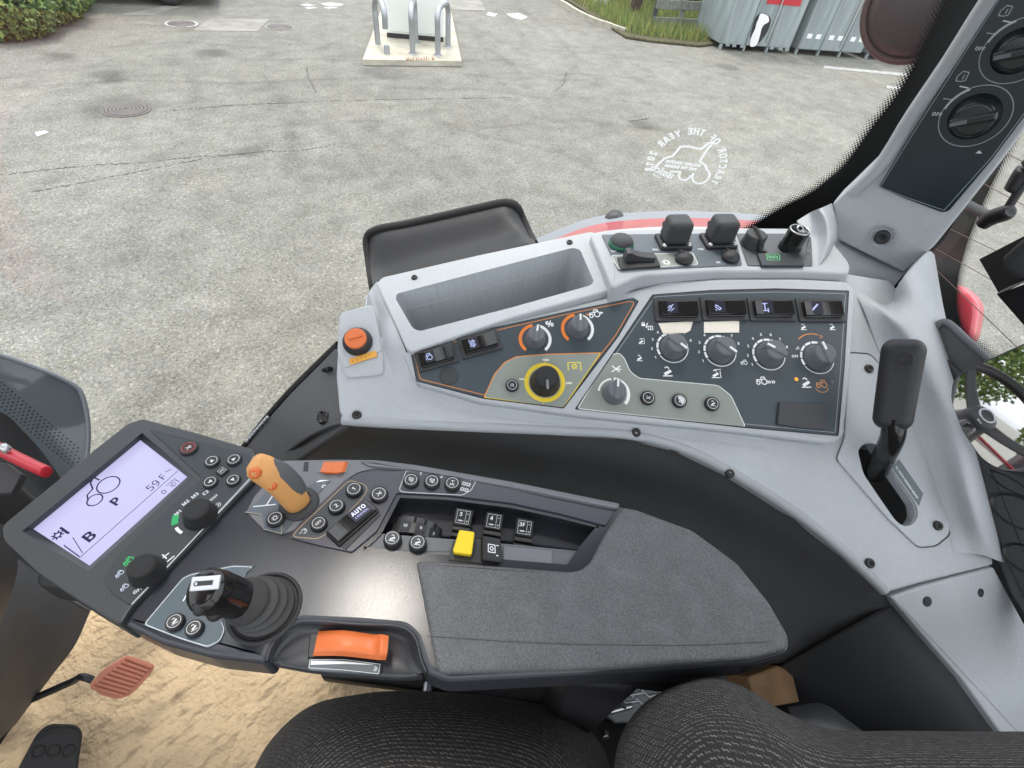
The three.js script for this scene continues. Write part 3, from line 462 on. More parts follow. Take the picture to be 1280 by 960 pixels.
// tray
{
  const hole = [[494, 366], [600, 338], [716, 308], [727, 311], [745, 352], [740, 358], [640, 386], [524, 416], [514, 412], [492, 374]];
  const rim = [[470, 354], [478, 346], [600, 318], [738, 289], [746, 291], [765, 362], [640, 397], [514, 440], [508, 436]];
  part('tray_rim', slab(PT, rim, -0.03, 0.004, { bev: 0.0025, r: 0.004, holes: Object.assign([hole], { r: 0.01 }) }), MAT.grey, con);
  const sh = roundShape(hole.map(([x, y]) => PT.uv(x, y, 0.004)), 0.01).getPoints(5), c = sh.reduce((a, p) => a.add(p), new THREE.Vector2()).divideScalar(sh.length);
  const lvl = [[0.001, 1], [-0.006, 0.99], [-0.05, 0.96], [-0.078, 0.93], [-0.088, 0.87], [-0.09, 0.6], [-0.09, 0.01]], pos = [], idx = [], uv = [], n = sh.length;
  lvl.forEach(([o, k], j) => { for (let i = 0; i <= n; i++) { const q = sh[i % n].clone().sub(c).multiplyScalar(k).add(c), w = PT.p.clone().addScaledVector(PT.u, q.x).addScaledVector(PT.v, q.y).addScaledVector(PT.n, o); pos.push(w.x, w.y, w.z); uv.push(q.x, q.y); if (j && i < n) { const a = (j - 1) * (n + 1) + i, b = a + n + 1; idx.push(a, b, a + 1, a + 1, b, b + 1); } } });
  const g = new THREE.BufferGeometry(); g.setAttribute('position', new THREE.Float32BufferAttribute(pos, 3)); g.setAttribute('uv', new THREE.Float32BufferAttribute(uv, 2)); g.setIndex(idx); g.computeVertexNormals();
  part('tray_bowl', g, Object.assign(MAT.grey.clone(), { side: THREE.DoubleSide }), con);
}
// flank down to the small front deck
part('flank', patch([
  [PT.at(471, 352, 0.002), PT.at(481, 382, 0.002), PT.at(496, 412, 0.002), PC.at(508, 442, 0.011), PC.at(520, 478, 0.007), PC.at(528, 492, -0.003)],
  [PT.at(463, 362, -0.006), PT.at(473, 392, -0.008), PC.at(486, 422, 0.006), PC.at(496, 450, 0.005), PC.at(506, 486, 0.003), PC.at(512, 500, -0.003)],
  [PC.at(460, 380, -0.006), PC.at(466, 410, -0.006), PC.at(474, 440, -0.006), PC.at(480, 470, -0.006), PC.at(484, 500, -0.006), PC.at(486, 512, -0.006)]], 30, 14, 0.004), MAT.grey, con);
part('front_deck', slab(PC, [[424, 391], [466, 379], [479, 440], [480, 468], [432, 473], [421, 440]], -0.01, 0.003, { bev: 0.002, r: 0.008 }), MAT.grey, con);
part('deck_inset', slab(PC, [[425, 410], [445, 399], [466, 392], [477, 438], [430, 461]], 0.002, 0.0042, { bev: 0.0006, r: 0.004 }), MAT.grey, con);
{
  const o = put(part('push_button', lathe([[0, 0.013], [0.0125, 0.013], [0.0135, 0.0115], [0.0135, 0.008]], 28), MAT.orange, con), PC.mat(447, 427, 0.006, 1, -0.25));
  part('collar', lathe([[0.0135, 0.009], [0.0165, 0.007], [0.0185, 0.002], [0.0185, -0.003]], 28), MAT.black, o);
  part('grip_bar', box(0.018, 0.004, 0.003, 0.001).translate(0.001, 0.001, 0.0135), MAT.orange, o);
  const lp = [[436, 449], [469, 438], [472, 445], [438, 456]], pr = new Print(PC, 0.005, lp, '#e0a23c', 6000);
  for (let k = 0; k < 6; k++) pr.text(['E', 'S', 'T', 'O', 'P', '!'][k], 441 + k * 5.4, 451.5 - k * 1.9, 4, '#a8702a', 3, -1);
  part('warning_label', pr.fit(slab(PC, lp, 0.004, 0.005)), pr.mat(), con, 'amber strip label');
}
const screwG = { body: lathe([[0, 0.0005], [0.0022, 0.0005], [0.0024, 0.0026], [0.0046, 0.003], [0.0056, 0.0018], [0.006, -0.001]], 20) };
const screwMat = M({ color: lin(0.03), roughness: 0.35, metalness: 0.4 });
const screw = (pl, px, py, off, parent, s = 1) => { const o = put(part('screw', screwG.body, screwMat, parent), pl.mat(px, py, off)); o.scale.multiplyScalar(s); return o; };
for (const [x, y] of [[795, 541], [912, 592], [1087, 704], [446, 519]]) screw(PC, x, y, 0.0005, con);
screw(PT, 518, 347, 0.0045, con, 0.75); screw(PT, 712, 303, 0.0045, con, 0.75);

// dark printed panels
const DK = '#3a454b', OL = '#868d86', W = '#e9ecec', OR = '#e0853a', YE = '#e2c735';
const grow = (p, d) => { const cx = p.reduce((a, q) => a + q[0], 0) / p.length, cy = p.reduce((a, q) => a + q[1], 0) / p.length; return p.map(([x, y]) => { const l = Math.hypot(x - cx, y - cy); return [x + (x - cx) / l * d * 1.3, y + (y - cy) / l * d * 1.3]; }); };
const OF = 0.0155;
const lpan = [[515, 441], [570, 424], [620, 410], [712, 389], [790, 373], [797, 377], [772, 420], [704, 509], [605, 497], [522, 476]];
const rpan = [[817, 369], [889, 364], [970, 362], [1060, 364], [1054, 460], [1047, 544], [930, 533], [720, 511]];
part('panel_gasket', slab(PC, grow(lpan, 1.4), 0.01, 0.0142, { r: 0.002 }), MAT.black, con);
part('panel_gasket', slab(PC, grow(rpan, 1.4), 0.01, 0.0142, { r: 0.002 }), MAT.black, con);

const dot = (i) => 16 - i;
{
  const pr = new Print(PC, OF, lpan, DK); pr.speckle(9000, 0.05);
  pr.poly([[518, 443], [572, 426.5], [622, 412.5], [712, 392], [788, 376.5], [793, 378.5], [769, 420], [702, 506], [606, 494], [525, 474]], null, OR, 0.9, true, 0.004);
  const pto = [[605, 497], [618, 468], [631, 453], [645, 446], [680, 443], [751, 441], [704, 510]];
  pr.poly(pto, OL, YE, 1.1, true, 0.003); pr.poly(pto.slice(0, 6), null, OR, 1.1, false);
  for (const [x, y] of [[669, 424], [722, 411]]) { pr.arc(x, y, 18, 130, 262, '#e07a2e', 4); pr.arc(x, y, 18, 282, 410, '#dfe3e3', 3.6); }
  pr.arc(681, 478, 22.5, 0, 360, YE, 5.2);
  for (const a of [[681, 452], [705, 479], [679, 505], [655, 475]]) pr.poly([a, [a[0] * 0.75 + 681 * 0.25, a[1] * 0.75 + 478 * 0.25]], null, '#d8c25a', 0.8, false);
  for (const [s, x, y] of [['1000', 682, 450], ['2000', 711, 479], ['540', 652, 474]]) pr.text(s, x, y, 3.6, '#f2ecd0', 1, 0);
  pr.at(718, 458, 14, 1, 0, (g) => { g.strokeStyle = '#e2d24a'; g.lineWidth = 0.09; g.beginPath(); g.moveTo(-0.55, 0.35); g.lineTo(-0.55, -0.35); g.lineTo(0.55, -0.35); g.lineTo(0.55, 0.35); g.stroke(); g.scale(0.6, 0.6); IC.gear(g, '#e2d24a'); });
  pr.text('%', 687, 405, 11, W, 1, -0.2); pr.at(743, 392, 13, 1, -0.15, (g) => IC.tractor(g, W)); pr.at(734, 393, 5, 1, 0, (g) => IC.tri(Math.PI)(g, '#d8863c')); pr.at(752, 391, 5, 1, 0, (g) => IC.tri(0)(g, W));
  part('dial_panel', pr.fit(slab(PC, lpan, 0.012, OF, { bev: 0.0004, r: 0.002 })), pr.mat({ roughness: 0.5 }), con, 'slate panel with orange border and yellow ringed dial');
}
{
  const pr = new Print(PC, OF, rpan, DK); pr.speckle(12000, 0.05);
  pr.poly([[819, 371], [889, 367], [970, 365], [1057, 367], [1051, 460], [1044, 541], [930, 530], [724, 509]], null, '#9aa4a8', 0.6, true, 0.002);
  pr.poly([[722, 511], [762, 445], [773, 441], [780, 447], [788, 465], [799, 473], [898, 482], [914, 495], [932, 534]], OL, '#dde2df', 1, true, 0.004);
  const scale = (x, y, r, lab, n = 7) => {
    pr.arc(x, y, r, 0, 360, W, 1); pr.arc(x, y, r - 1, 150, 330, W, 2.6);
    for (let i = 0; i < 8; i++) { const a = (150 + i * 27) * Math.PI / 180; pr.at(x, y, r, 1, 0, (g) => { g.strokeStyle = DK; g.lineWidth = 0.06; g.beginPath(); g.moveTo(0.8 * Math.cos(a), 0.8 * Math.sin(a)); g.lineTo(1.12 * Math.cos(a), 1.12 * Math.sin(a)); g.stroke(); if (lab) { g.translate(1.32 * Math.cos(a), 1.32 * Math.sin(a)); g.scale(0.0048, 0.0048); g.font = 'bold 50px sans-serif'; g.fillStyle = W; g.textAlign = 'center'; g.textBaseline = 'middle'; g.fillText(String(i + 1), 0, 0); } }); }
  };
  scale(840.5, 434.5, 19, true); scale(900, 438.5, 19.5, true); scale(961, 443, 19.5, true); scale(1021.5, 447, 20, false);
  pr.arc(1019, 441, 24, 225, 290, OR, 1.2); pr.text('OFF', 994, 445.5, 4.6, W); pr.at(997, 435, 6, 1, 0, (g) => IC.cylinder(g, W)); pr.at(1026, 421, 6, 1, 0, (g) => IC.loop(g, OR));
  pr.arc(767, 492, 18.5, 190, 265, W, 2.4); pr.arc(767, 492, 18.5, 275, 405, '#eef0ee', 4);
  pr.at(770, 461, 14, 1, -0.1, (g) => IC.spark(g, W));
  pr.at(804, 405, 8, 1, 0, (g) => IC.lock(g, W)); pr.text('/', 808.5, 407, 9, W); pr.at(813, 410, 8, 1, 0, (g) => IC.book(g, W));
  pr.at(801, 427, 9, 1, 0, (g) => IC.lift(g, W)); pr.at(799, 448, 8, 1, 0, (g) => IC.plough(g, W));
  pr.at(834, 465, 13, 1, 0, (g) => IC.plough(g, W)); pr.at(894, 468, 14, 1, 0, (g) => IC.lift(g, W)); pr.at(952, 476, 13, 1, 0, (g) => IC.tractor(g, W)); pr.text('»»', 964, 477, 9, W);
  pr.at(930, 453, 8, 1, 0, (g) => IC.tractor(g, W)); pr.at(1004, 409, 8, 1, 0, (g) => IC.plough(g, W)); pr.at(1040, 409, 8, 1, 0, (g) => IC.plough(g, W));
  pr.at(1007, 479, 13, 1, 0, (g) => IC.plough(g, W)); pr.at(1027, 480, 13, 1, 0, (g) => IC.tractor(g, '#c98a55')); pr.arc(1027, 482, 8.5, 20, 160, '#c98a55', 0.8);
  part('dial_panel', pr.fit(slab(PC, rpan, 0.012, OF, { bev: 0.0004, r: 0.002 })), pr.mat({ roughness: 0.5 }), con, 'slate panel with four numbered dials and olive corner');
}
function knob(pl, px, py, off, rpx, dx, dy, parent, { h = 0.019, mat = MAT.knobGrey, wing = true, pmat = MAT.white, name = 'knob' } = {}) {
  const r = rpx * pl.mpp(px, py, off), o = put(part(name, lathe([[0, h], [r * 0.62, h], [r * 0.74, h * 0.95], [r * 0.8, h * 0.85], [r * 0.93, h * 0.18], [r, 0.001], [r, -0.001]], 36), mat, parent), pl.mat(px, py, off, dx, dy));
  if (wing) part('grip_ridge', box(r * 1.75, r * 0.5, h * 0.75, r * 0.16).translate(r * 0.02, 0, h * 0.72), mat, o);
  if (pmat) part('pointer', box(r * 0.62, r * 0.17, 0.0012, 0.0004).translate(r * 0.52, 0, wing ? h * 1.1 : h + 0.0002), pmat, o);
  return o;
}
knob(PC, 669, 424, OF, 12.5, 0.15, -1, con); knob(PC, 722, 411, OF, 13, 0, -1, con);
knob(PC, 840.5, 434.5, OF, 15, 1, 0.75, con); knob(PC, 900, 438.5, OF, 15.5, 1, 0.75, con); knob(PC, 961, 443, OF, 15.5, -1, -0.5, con); knob(PC, 1021.5, 447, OF, 16, -0.5, -1, con);
knob(PC, 767, 492, OF, 14.5, 0.05, -1, con);
knob(PC, 681, 478, OF, 18.5, 0.05, 1, con, { h: 0.024, mat: MAT.knobBlack, wing: false, pmat: M({ color: lin(0.2), roughness: 0.6 }) });
// round push buttons with a white ring and a printed pictogram
function button(pl, px, py, off, rpx, ic, parent, { dx = 1, dy = 0, h = 0.005, bg = '#2b2c30', ringCol = MAT.ring, label } = {}) {
  const r = rpx * pl.mpp(px, py, off), o = put(part('button', lathe([[0, h * 0.86], [r * 0.62, h * 0.86], [r * 0.8, h], [r * 0.92, h * 0.92], [r, h * 0.5], [r, -0.001]], 28), MAT.black, parent, label), pl.mat(px, py, off, dx, dy));
  if (ringCol) part('ring', new THREE.TorusGeometry(r * 0.7, r * 0.05, 6, 32).translate(0, 0, h * 0.93), ringCol, o);
  const i = cell(ic, { bg }); part('face', cellUV(new THREE.CircleGeometry(r * 0.6, 24).translate(0, 0, h * 0.9), i, -r * 0.85, r * 0.85, -r * 0.85, r * 0.85), atlasMat, o);
  return o;
}
button(PC, 640, 482.5, OF, 8, IC.txt('[I]', 0.7), con); button(PC, 809, 498, OF, 9, IC.spark, con); button(PC, 848.5, 501.5, OF, 9, IC.lift, con); button(PC, 889, 505.5, OF, 9, IC.plough, con);
put(part('blank_plug', lathe([[0, 0.0012], [0.0105, 0.0012], [0.0115, 0.0004], [0.0115, -0.001]], 28), MAT.charcoal, con), PC.mat(561, 470, OF));
function rocker(pl, px, py, off, dx, dy, wpx, hpx, ic, parent, { plate = [1.28, 1.55], dim = '#0b0c1c' } = {}) {
  const k = pl.mpp(px, py, off), w = wpx * k, h = hpx * k;
  const o = put(part('rocker_switch', box(w * plate[0], h * plate[1], 0.004, 0.0012).translate(0, 0, 0.001), MAT.charcoal, parent), pl.mat(px, py, off, dx, dy));
  part('frame', merge([box(w * 1.05, h * 1.12, 0.0045, 0.002).translate(0, 0, 0.003)]), MAT.gloss, o);
  const s = new THREE.Shape(); s.moveTo(-w / 2, 0); s.lineTo(-w / 2, 0.0065); s.quadraticCurveTo(0, 0.0035, w / 2, 0.0075); s.lineTo(w / 2, 0); s.closePath();
  part('rocker_cap', new THREE.ExtrudeGeometry(s, { depth: h * 0.86, bevelEnabled: true, bevelSize: 0.0008, bevelThickness: 0.0008, bevelSegments: 2 }).translate(0, 0, -h * 0.43).rotateX(Math.PI / 2).translate(0, 0, 0.0018), MAT.gloss, o);
  const i = cell(ic, { bg: dim, fg: '#b9c2ee', k: 80 }); const f = new THREE.PlaneGeometry(w * 0.44, h * 0.8).rotateY(-0.1).translate(-w * 0.26, 0, 0.0085);
  part('lens', cellUV(f, i, -w * 0.26 - h * 0.48, -w * 0.26 + h * 0.48, -h * 0.48, h * 0.48), atlasMat, o);
  return o;
}
for (const [x, y, ic] of [[846, 388, IC.cylinder], [904.5, 387, (g, c) => { g.scale(-1, 1); IC.cylinder(g, c); }], [963.5, 387.5, IC.axle], [1024.5, 388.5, (g, c) => { g.strokeStyle = c; g.lineWidth = 0.16; g.beginPath(); g.moveTo(-0.35, 0.35); g.lineTo(0.35, -0.35); g.stroke(); }]])
  rocker(PC, x, y, OF, 1, 0.01, 43, 19, ic, con, { dim: '#14152a' });
rocker(PC, 545.5, 446.5, OF, 1, -0.27, 39, 18, IC.tractor, con); rocker(PC, 599.5, 430, OF, 1, -0.27, 39, 18, IC.wheel, con);
part('blank_cover', slab(PC, [[975, 502], [1004, 505], [1033.5, 505], [1032, 537], [1003, 535], [972, 530]], 0.012, OF + 0.0035, { bev: 0.001, r: 0.002 }), MAT.charcoal, con);
{ const am = M({ color: lin(0.7, 0.3, 0.04), roughness: 0.3, emissive: lin(0.6, 0.25, 0.03), emissiveIntensity: 0.5 }); for (const [x, y, m] of [[995.5, 474, am], [1039.5, 477.5, MAT.knobGrey]]) put(part('indicator_light', lathe([[0, 0.0012], [0.002, 0.0008], [0.0026, 0]], 14), m, con), PC.mat(x, y, OF)); }
for (const [q, lab] of [[[[823, 404], [862, 402], [867, 399], [863, 413], [858, 416], [829, 417]], 'torn cream tape strip with curled corner below the first rocker'], [[[880, 402.5], [924, 401], [924, 415.5], [880, 416]], 'cut rectangular cream tape strip below the second rocker']])
  single('tape_strip', slab(PC, q, OF + 0.0002, OF + 0.0007), M({ color: lin(0.78, 0.73, 0.64), roughness: 0.85 }), lab, 'tape', 'tape strips on the control panel');
// parking brake plate and lever
const plate = [[1062, 441], [1088, 443], [1106, 462], [1128, 505], [1150, 550], [1168, 600], [1187, 648], [1187, 668], [1170, 682], [1148, 684], [1110, 648], [1046, 574], [1056, 548]];
part('lever_plate_gap', slab(PC, plate.map(([x, y]) => [x + (x - 1115) * 0.018, y + (y - 570) * 0.012]), -0.002, 0.0012, { r: 0.006, holes: [slot] }), MAT.black, con);
part('lever_plate', slab(PC, plate, -0.002, 0.0028, { bev: 0.001, r: 0.006, holes: [slot] }), MAT.grey, con);
part('slot_wall', wallRing(PC, slot, 0.002, slot.map(([x, y]) => [x - 6, y + 9]), -0.045), Object.assign(MAT.grey.clone(), { side: THREE.DoubleSide }), con);
for (const [x, y] of [[1086, 461], [1172, 657]]) screw(PC, x, y, 0.003, con);
{
  const lp = [[1115, 584], [1124, 574], [1154, 617], [1149, 632]], pr = new Print(PC, 0.0034, lp, '#5f6a6c', 7000); pr.text('N / AUTO PARKING BRAKE', 1133.5, 603, 3.4, '#dfe6e6', 30, 44);
  part('label_strip', pr.fit(slab(PC, lp, 0.0026, 0.0034)), pr.mat(), con);
}
// socket deck
part('socket_deck', slab(PS, [[737, 292], [760, 287, 0.01], [900, 284], [1022, 285], [1040, 300], [1064, 330, 0.02], [1062, 342], [1000, 339], [900, 338], [800, 344], [766, 360]], -0.05, 0, { bev: 0.004, r: 0.008, seg: 3 }), MAT.grey, con);
{
  const a = [[752, 293], [918, 291.5], [928, 331], [773, 338]], b = [[921, 291.5], [1010, 292], [1014, 297], [1016, 332], [935, 331.5]];
  const pr = new Print(PS, 0.0016, a, '#59626a'); pr.speckle(3000, 0.05); pr.poly([[764, 319.5], [866, 315.5], [873, 330.5], [774, 337]], '#8d938f', '#d5d9d6', 0.8, true, 0.004);
  pr.text('12V', 767, 314, 3.4, W); pr.text('15A', 819, 312, 3.4, W); pr.text('12V', 876, 311.5, 3.4, W); pr.text('5A', 898, 328, 3.2, W); pr.at(833, 328, 9, 1, 0, (g) => IC.gear(g, '#e3e6e4'));
  part('socket_panel', pr.fit(slab(PS, a, -0.001, 0.0016, { bev: 0.0004, r: 0.003 })), pr.mat(), con);
  part('socket_panel', slab(PS, b, -0.001, 0.0016, { bev: 0.0004, r: 0.003 }), M({ color: lin(0.1, 0.11, 0.12), roughness: 0.5 }), con);
  const gs = put(part('power_socket', lathe([[0, 0.013], [0.008, 0.0125], [0.0135, 0.0095], [0.0158, 0.006], [0.0155, 0.005], [0.017, 0.0045], [0.0172, 0.001], [0.0155, 0.0005], [0.0155, -0.001]], 32), MAT.green, con, 'green rimmed capped power socket'), PS.mat(776, 306, 0.0016));
  part('cap', lathe([[0, 0.0138], [0.008, 0.0133], [0.0136, 0.0103], [0.016, 0.0066], [0.0155, 0.0058]], 32), MAT.charcoal, gs);
  const rk = put(part('rocker_switch', slab(PS, [[772, 321], [820, 318.5], [826, 332], [776.5, 336]], 0.0012, 0.005, { bev: 0.001 }).applyMatrix4(PS.mat(799, 327, 0).invert()), MAT.black, con), PS.mat(799, 327, 0));
  { const s = new THREE.Shape(); s.moveTo(-0.021, 0); s.lineTo(-0.02, 0.012); s.quadraticCurveTo(-0.016, 0.014, -0.012, 0.011); s.quadraticCurveTo(0, 0.005, 0.019, 0.0055); s.lineTo(0.019, 0); s.closePath(); part('rocker_cap', new THREE.ExtrudeGeometry(s, { depth: 0.011, bevelEnabled: true, bevelSize: 0.0008, bevelThickness: 0.0008 }).translate(0, 0, -0.0055).rotateX(Math.PI / 2).translate(-0.001, 0, 0.0045), MAT.charcoal, rk); }
  for (const [x, y] of [[841, 304], [897, 303]]) {
    const o = put(part('flap_socket', box(0.046, 0.034, 0.008, 0.003).translate(0, 0, 0.002), MAT.black, con), PS.mat(x, y, 0.0016, 1, -0.02));
    const fl = box(0.036, 0.03, 0.034, 0.007), p = fl.attributes.position; for (let i = 0; i < p.count; i++) if (p.getZ(i) > 0) p.setX(i, p.getX(i) * 0.94); fl.computeVertexNormals();
    part('flap', fl.translate(0, 0.002, 0.021), MAT.charcoal, o); for (const sx of [-0.018, 0.018]) part('bolt', lathe([[0, 0.0025], [0.0025, 0.002], [0.003, 0]], 12).translate(sx, -0.013, 0.006), MAT.steel, o);
    part('hinge', new THREE.CylinderGeometry(0.004, 0.004, 0.03, 12).rotateZ(Math.PI / 2).translate(0, 0.016, 0.02), MAT.charcoal, o);
  }
  for (const [x, y] of [[854, 325.5], [912, 323.5]]) { const o = put(part('dust_cap', lathe([[0, 0.011], [0.006, 0.0105], [0.0105, 0.0078], [0.0125, 0.004], [0.0122, 0.0025], [0.011, 0.002], [0.011, -0.001]], 28), MAT.black, con), PS.mat(x, y, 0.0016)); part('strap', box(0.004, 0.014, 0.0022, 0.0008).rotateX(-0.3).translate(-0.002, 0.0125, 0.007), MAT.charcoal, o); }
  const c1 = put(part('round_connector', lathe([[0, 0.019], [0.012, 0.019], [0.0145, 0.0175], [0.0145, 0.006], [0.016, 0.004], [0.016, -0.001]], 28), MAT.charcoal, con), PS.mat(939.5, 306, 0.0016));
  part('band', tube([V3(0.002, 0.016, 0.004), V3(0.001, 0.0145, 0.0185), V3(0, 0, 0.0208), V3(-0.001, -0.0148, 0.0182), V3(0.003, -0.017, 0.003), V3(0.013, -0.019, 0.001)], 0.0022, 24), MAT.rubber, c1);
  const c2 = put(part('diagnostic_connector', lathe([[0, 0.026], [0.009, 0.026], [0.0105, 0.03], [0.0125, 0.0315], [0.0142, 0.03], [0.0142, 0.008], [0.0155, 0.006], [0.0155, -0.001]], 32), MAT.gloss, con, 'tall black capped connector with steel ring and wire'), PS.mat(986, 311, 0.0016));
  part('steel_ring', new THREE.TorusGeometry(0.0042, 0.0012, 8, 20).rotateX(0.5).translate(0.002, 0.003, 0.031), MAT.steel, c2);
  part('rim_ring', new THREE.TorusGeometry(0.0125, 0.0008, 8, 30).translate(0, 0, 0.0312), MAT.steel, c2);
  part('tether_wire', tube([V3(0.004, 0.0, 0.032), V3(0.011, -0.007, 0.028), V3(0.016, -0.01, 0.014), V3(0.021, -0.009, 0.004), V3(0.027, -0.009, 0.0015)], 0.0008, 30), MAT.steel, c2);
  const lp = [[947, 316], [999, 315.5], [1006, 331.5], [953, 331.5]], p2 = new Print(PS, 0.0055, lp, '#33373b', 6000); p2.poly([[958, 317.5], [974, 317.5], [975, 325], [959.5, 325]], null, '#4fae6e', 0.8, true, 0.0012); p2.text('ISO', 966.5, 321.3, 5.4, '#5fc07e');
  part('connector_plate', p2.fit(slab(PS, lp, 0.001, 0.0055, { bev: 0.0008, r: 0.001 })), p2.mat(), con);
}
// foot of the pillar trim: a cheek beside the socket deck and a ledge under the pillar
const pb = D(1090, 330, 0.36), PP = new Pl(pb, V3(-pb.x * 0.9, 0, -pb.z).normalize(), V3(1, 0, 0));
part('pillar_cheek', patch([
  [PS.at(996, 276, 0), PS.at(1008, 290, 0), PS.at(1013, 312, 0), PS.at(1016, 336, -0.002)],
  [PS.at(1012, 266, 0.012), PS.at(1020, 282, 0.008), PS.at(1022, 306, 0.005), PS.at(1022, 332, 0.0)],
  [PS.at(1024, 261, 0.036), PS.at(1032, 274, 0.034), PS.at(1036, 298, 0.022), PS.at(1028, 326, 0.004)],
  [PP.at(1040, 254, -0.004), PP.at(1046, 274, -0.002), PP.at(1047, 302, 0.004), PP.at(1034, 324, 0.03)]], 20, 20, 0.004), MAT.grey, con);
part('pillar_ledge', patch([
  [PP.at(1036, 292, -0.012), PP.at(1085, 319, -0.012), PP.at(1134, 338, -0.012)],
  [PP.at(1040, 308, 0.016), PP.at(1080, 332, 0.016), PP.at(1122, 352, 0.016)],
  [PP.at(1030, 323, 0.032), PP.at(1066, 347, 0.034), PP.at(1106, 373, 0.037)]], 24, 16, 0.004), MAT.grey, con);
// valley wall on the pillar side, rising to the sill ridge
part('outer_wall', patch([
  [PP.at(1030, 323, 0.032), ...[[1072, 372], [1098, 436], [1126, 500], [1148, 556], [1168, 610], [1194, 692]].map(([x, y], i) => PC.at(x, y, 0.0008 * (i > 4 ? 0.25 : 1)))],
  [PP.at(1066, 347, 0.034), ...[[1094, 384], [1122, 440], [1148, 498], [1168, 552], [1188, 612], [1212, 692]].map(([x, y], i) => PC.at(x, y, 0.013 * (i > 4 ? 0.25 : 1)))],
  [PP.at(1106, 373, 0.037), ...[[1120, 398], [1150, 446], [1174, 500], [1192, 552], [1209, 620], [1230, 694]].map(([x, y], i) => PC.at(x, y, 0.032 * (i > 4 ? 0.25 : 1)))],
  [PC.at(1128, 348, 0.036), ...[[1146, 388], [1168, 440], [1186, 492], [1202, 548], [1220, 622], [1240, 698]].map(([x, y], i) => PC.at(x, y, 0.034 * (i > 4 ? 0.25 : 1)))],
  [PC.at(1158, 316, 0.024), ...[[1168, 392], [1184, 446], [1199, 498], [1214, 552], [1232, 626], [1252, 702]].map(([x, y], i) => PC.at(x, y, 0.024 * (i > 4 ? 0.25 : 1)))],
  [PC.at(1168, 318, -0.03), ...[[1182, 396], [1197, 450], [1212, 502], [1228, 556], [1246, 630], [1268, 706]].map(([x, y], i) => PC.at(x, y, -0.03 * (i > 4 ? 0.25 : 1)))]], 48, 30, 0.004), MAT.grey, con);
settle(con);
// parking brake lever
{
  const t = thing('parking_brake_lever', 'black moulded hand lever rising from the slot in the grey console', 'lever');
  const a = PC.at(1094, 592, -0.03), b = PC.at(1104, 572, 0.012), c = PC.at(1116, 545, 0.045), e = PC.at(1118, 520, 0.06);
  part('stalk', tube([a, b, c, e], 0.0125, 24, false, 12), MAT.gloss, t);
  const g0 = PC.at(1117, 536, 0.05), g1 = PC.at(1128, 424, 0.095), ax = g1.clone().sub(g0), L = ax.length(); ax.normalize();
  const tc = camera.position.clone().sub(g0).normalize(), x = V3().crossVectors(ax, tc).normalize(), z = V3().crossVectors(x, ax);
  const g = new RoundedBoxGeometry(0.041, L, 0.034, 6, 0.0125), p = g.attributes.position; for (let i = 0; i < p.count; i++) { const k = p.getY(i) / L; p.setX(i, p.getX(i) * (1 + 0.1 * k + 0.05 * Math.cos(k * 5)) + 0.002 * Math.sin(k * 3)); p.setZ(i, p.getZ(i) * (1 + 0.12 * k)); } g.computeVertexNormals();
  const M4 = new THREE.Matrix4().makeBasis(x, ax, z).setPosition(g0.clone().lerp(g1, 0.5));
  const o = put(part('grip', g, MAT.black, t), M4);
  part('embossed_mark', merge([new THREE.TorusGeometry(0.0085, 0.0007, 6, 28), new THREE.TorusGeometry(0.005, 0.0006, 6, 24), box(0.014, 0.0012, 0.001, 0.0004).translate(0, -0.013, 0)]).translate(0.003, L * 0.3, 0.0186), MAT.charcoal, o);
  settle(t);
}
// ---------------------------------------------------------------- armrest with terminal
const PA = new Pl(V3(0, CY - 0.5, 0), V3(0, 1, 0));
// sweep of an elliptic section along a curve: list of [point, rx, ry], side = direction of rx
function sweep(list, side, n = 40, seg = 24, sq = 1) {
  const c = new THREE.CatmullRomCurve3(list.map((l) => l[0]), false, 'centripetal'), m = list.length - 1, pos = [], uv = [], idx = [];
  const lerpR = (t, k) => { const f = t * m, i = Math.min(m - 1, Math.floor(f)); return list[i][k] + (list[i + 1][k] - list[i][k]) * (f - i); };
  for (let j = 0; j <= n; j++) {
    const t = j / n, p = c.getPoint(t), T = c.getTangent(t), y = V3().crossVectors(T, side).normalize(), x = V3().crossVectors(y, T).normalize(), rx = lerpR(t, 1), ry = lerpR(t, 2);
    for (let i = 0; i <= seg; i++) { const a = i / seg * Math.PI * 2, ca = Math.sign(Math.cos(a)) * Math.pow(Math.abs(Math.cos(a)), sq), sa = Math.sign(Math.sin(a)) * Math.pow(Math.abs(Math.sin(a)), sq), w = p.clone().addScaledVector(x, ca * rx).addScaledVector(y, sa * ry); pos.push(w.x, w.y, w.z); uv.push(i / seg * rx * 6, t * 0.1); if (i < seg && j < n) { const b = j * (seg + 1) + i; idx.push(b, b + 1, b + seg + 1, b + 1, b + seg + 2, b + seg + 1); } }
  }
  const g = new THREE.BufferGeometry(); g.setAttribute('position', new THREE.Float32BufferAttribute(pos, 3)); g.setAttribute('uv', new THREE.Float32BufferAttribute(uv, 2)); g.setIndex(idx); g.computeVertexNormals(); return g;
}
const arm = thing('armrest', 'black and grey armrest with display, joystick, buttons and padded end', 'armrest');
const pit = [[496, 616], [560, 619], [640, 629], [700, 642], [756, 656], [730, 688], [713, 713], [627, 706], [521, 698], [445, 689], [471, 664]];
const bodyPx = [[300, 600], [318, 578], [350, 577], [420, 575], [520, 581], [640, 602], [775, 630], [860, 662], [920, 704], [962, 755], [990, 798, 0.012], [986, 818, 0.012], [940, 830], [760, 841], [560, 851], [533, 841], [527, 826], [519, 798], [505, 785], [444, 780], [373, 777], [356, 786], [341, 805], [332, 828], [262, 820], [200, 803], [150, 778]];
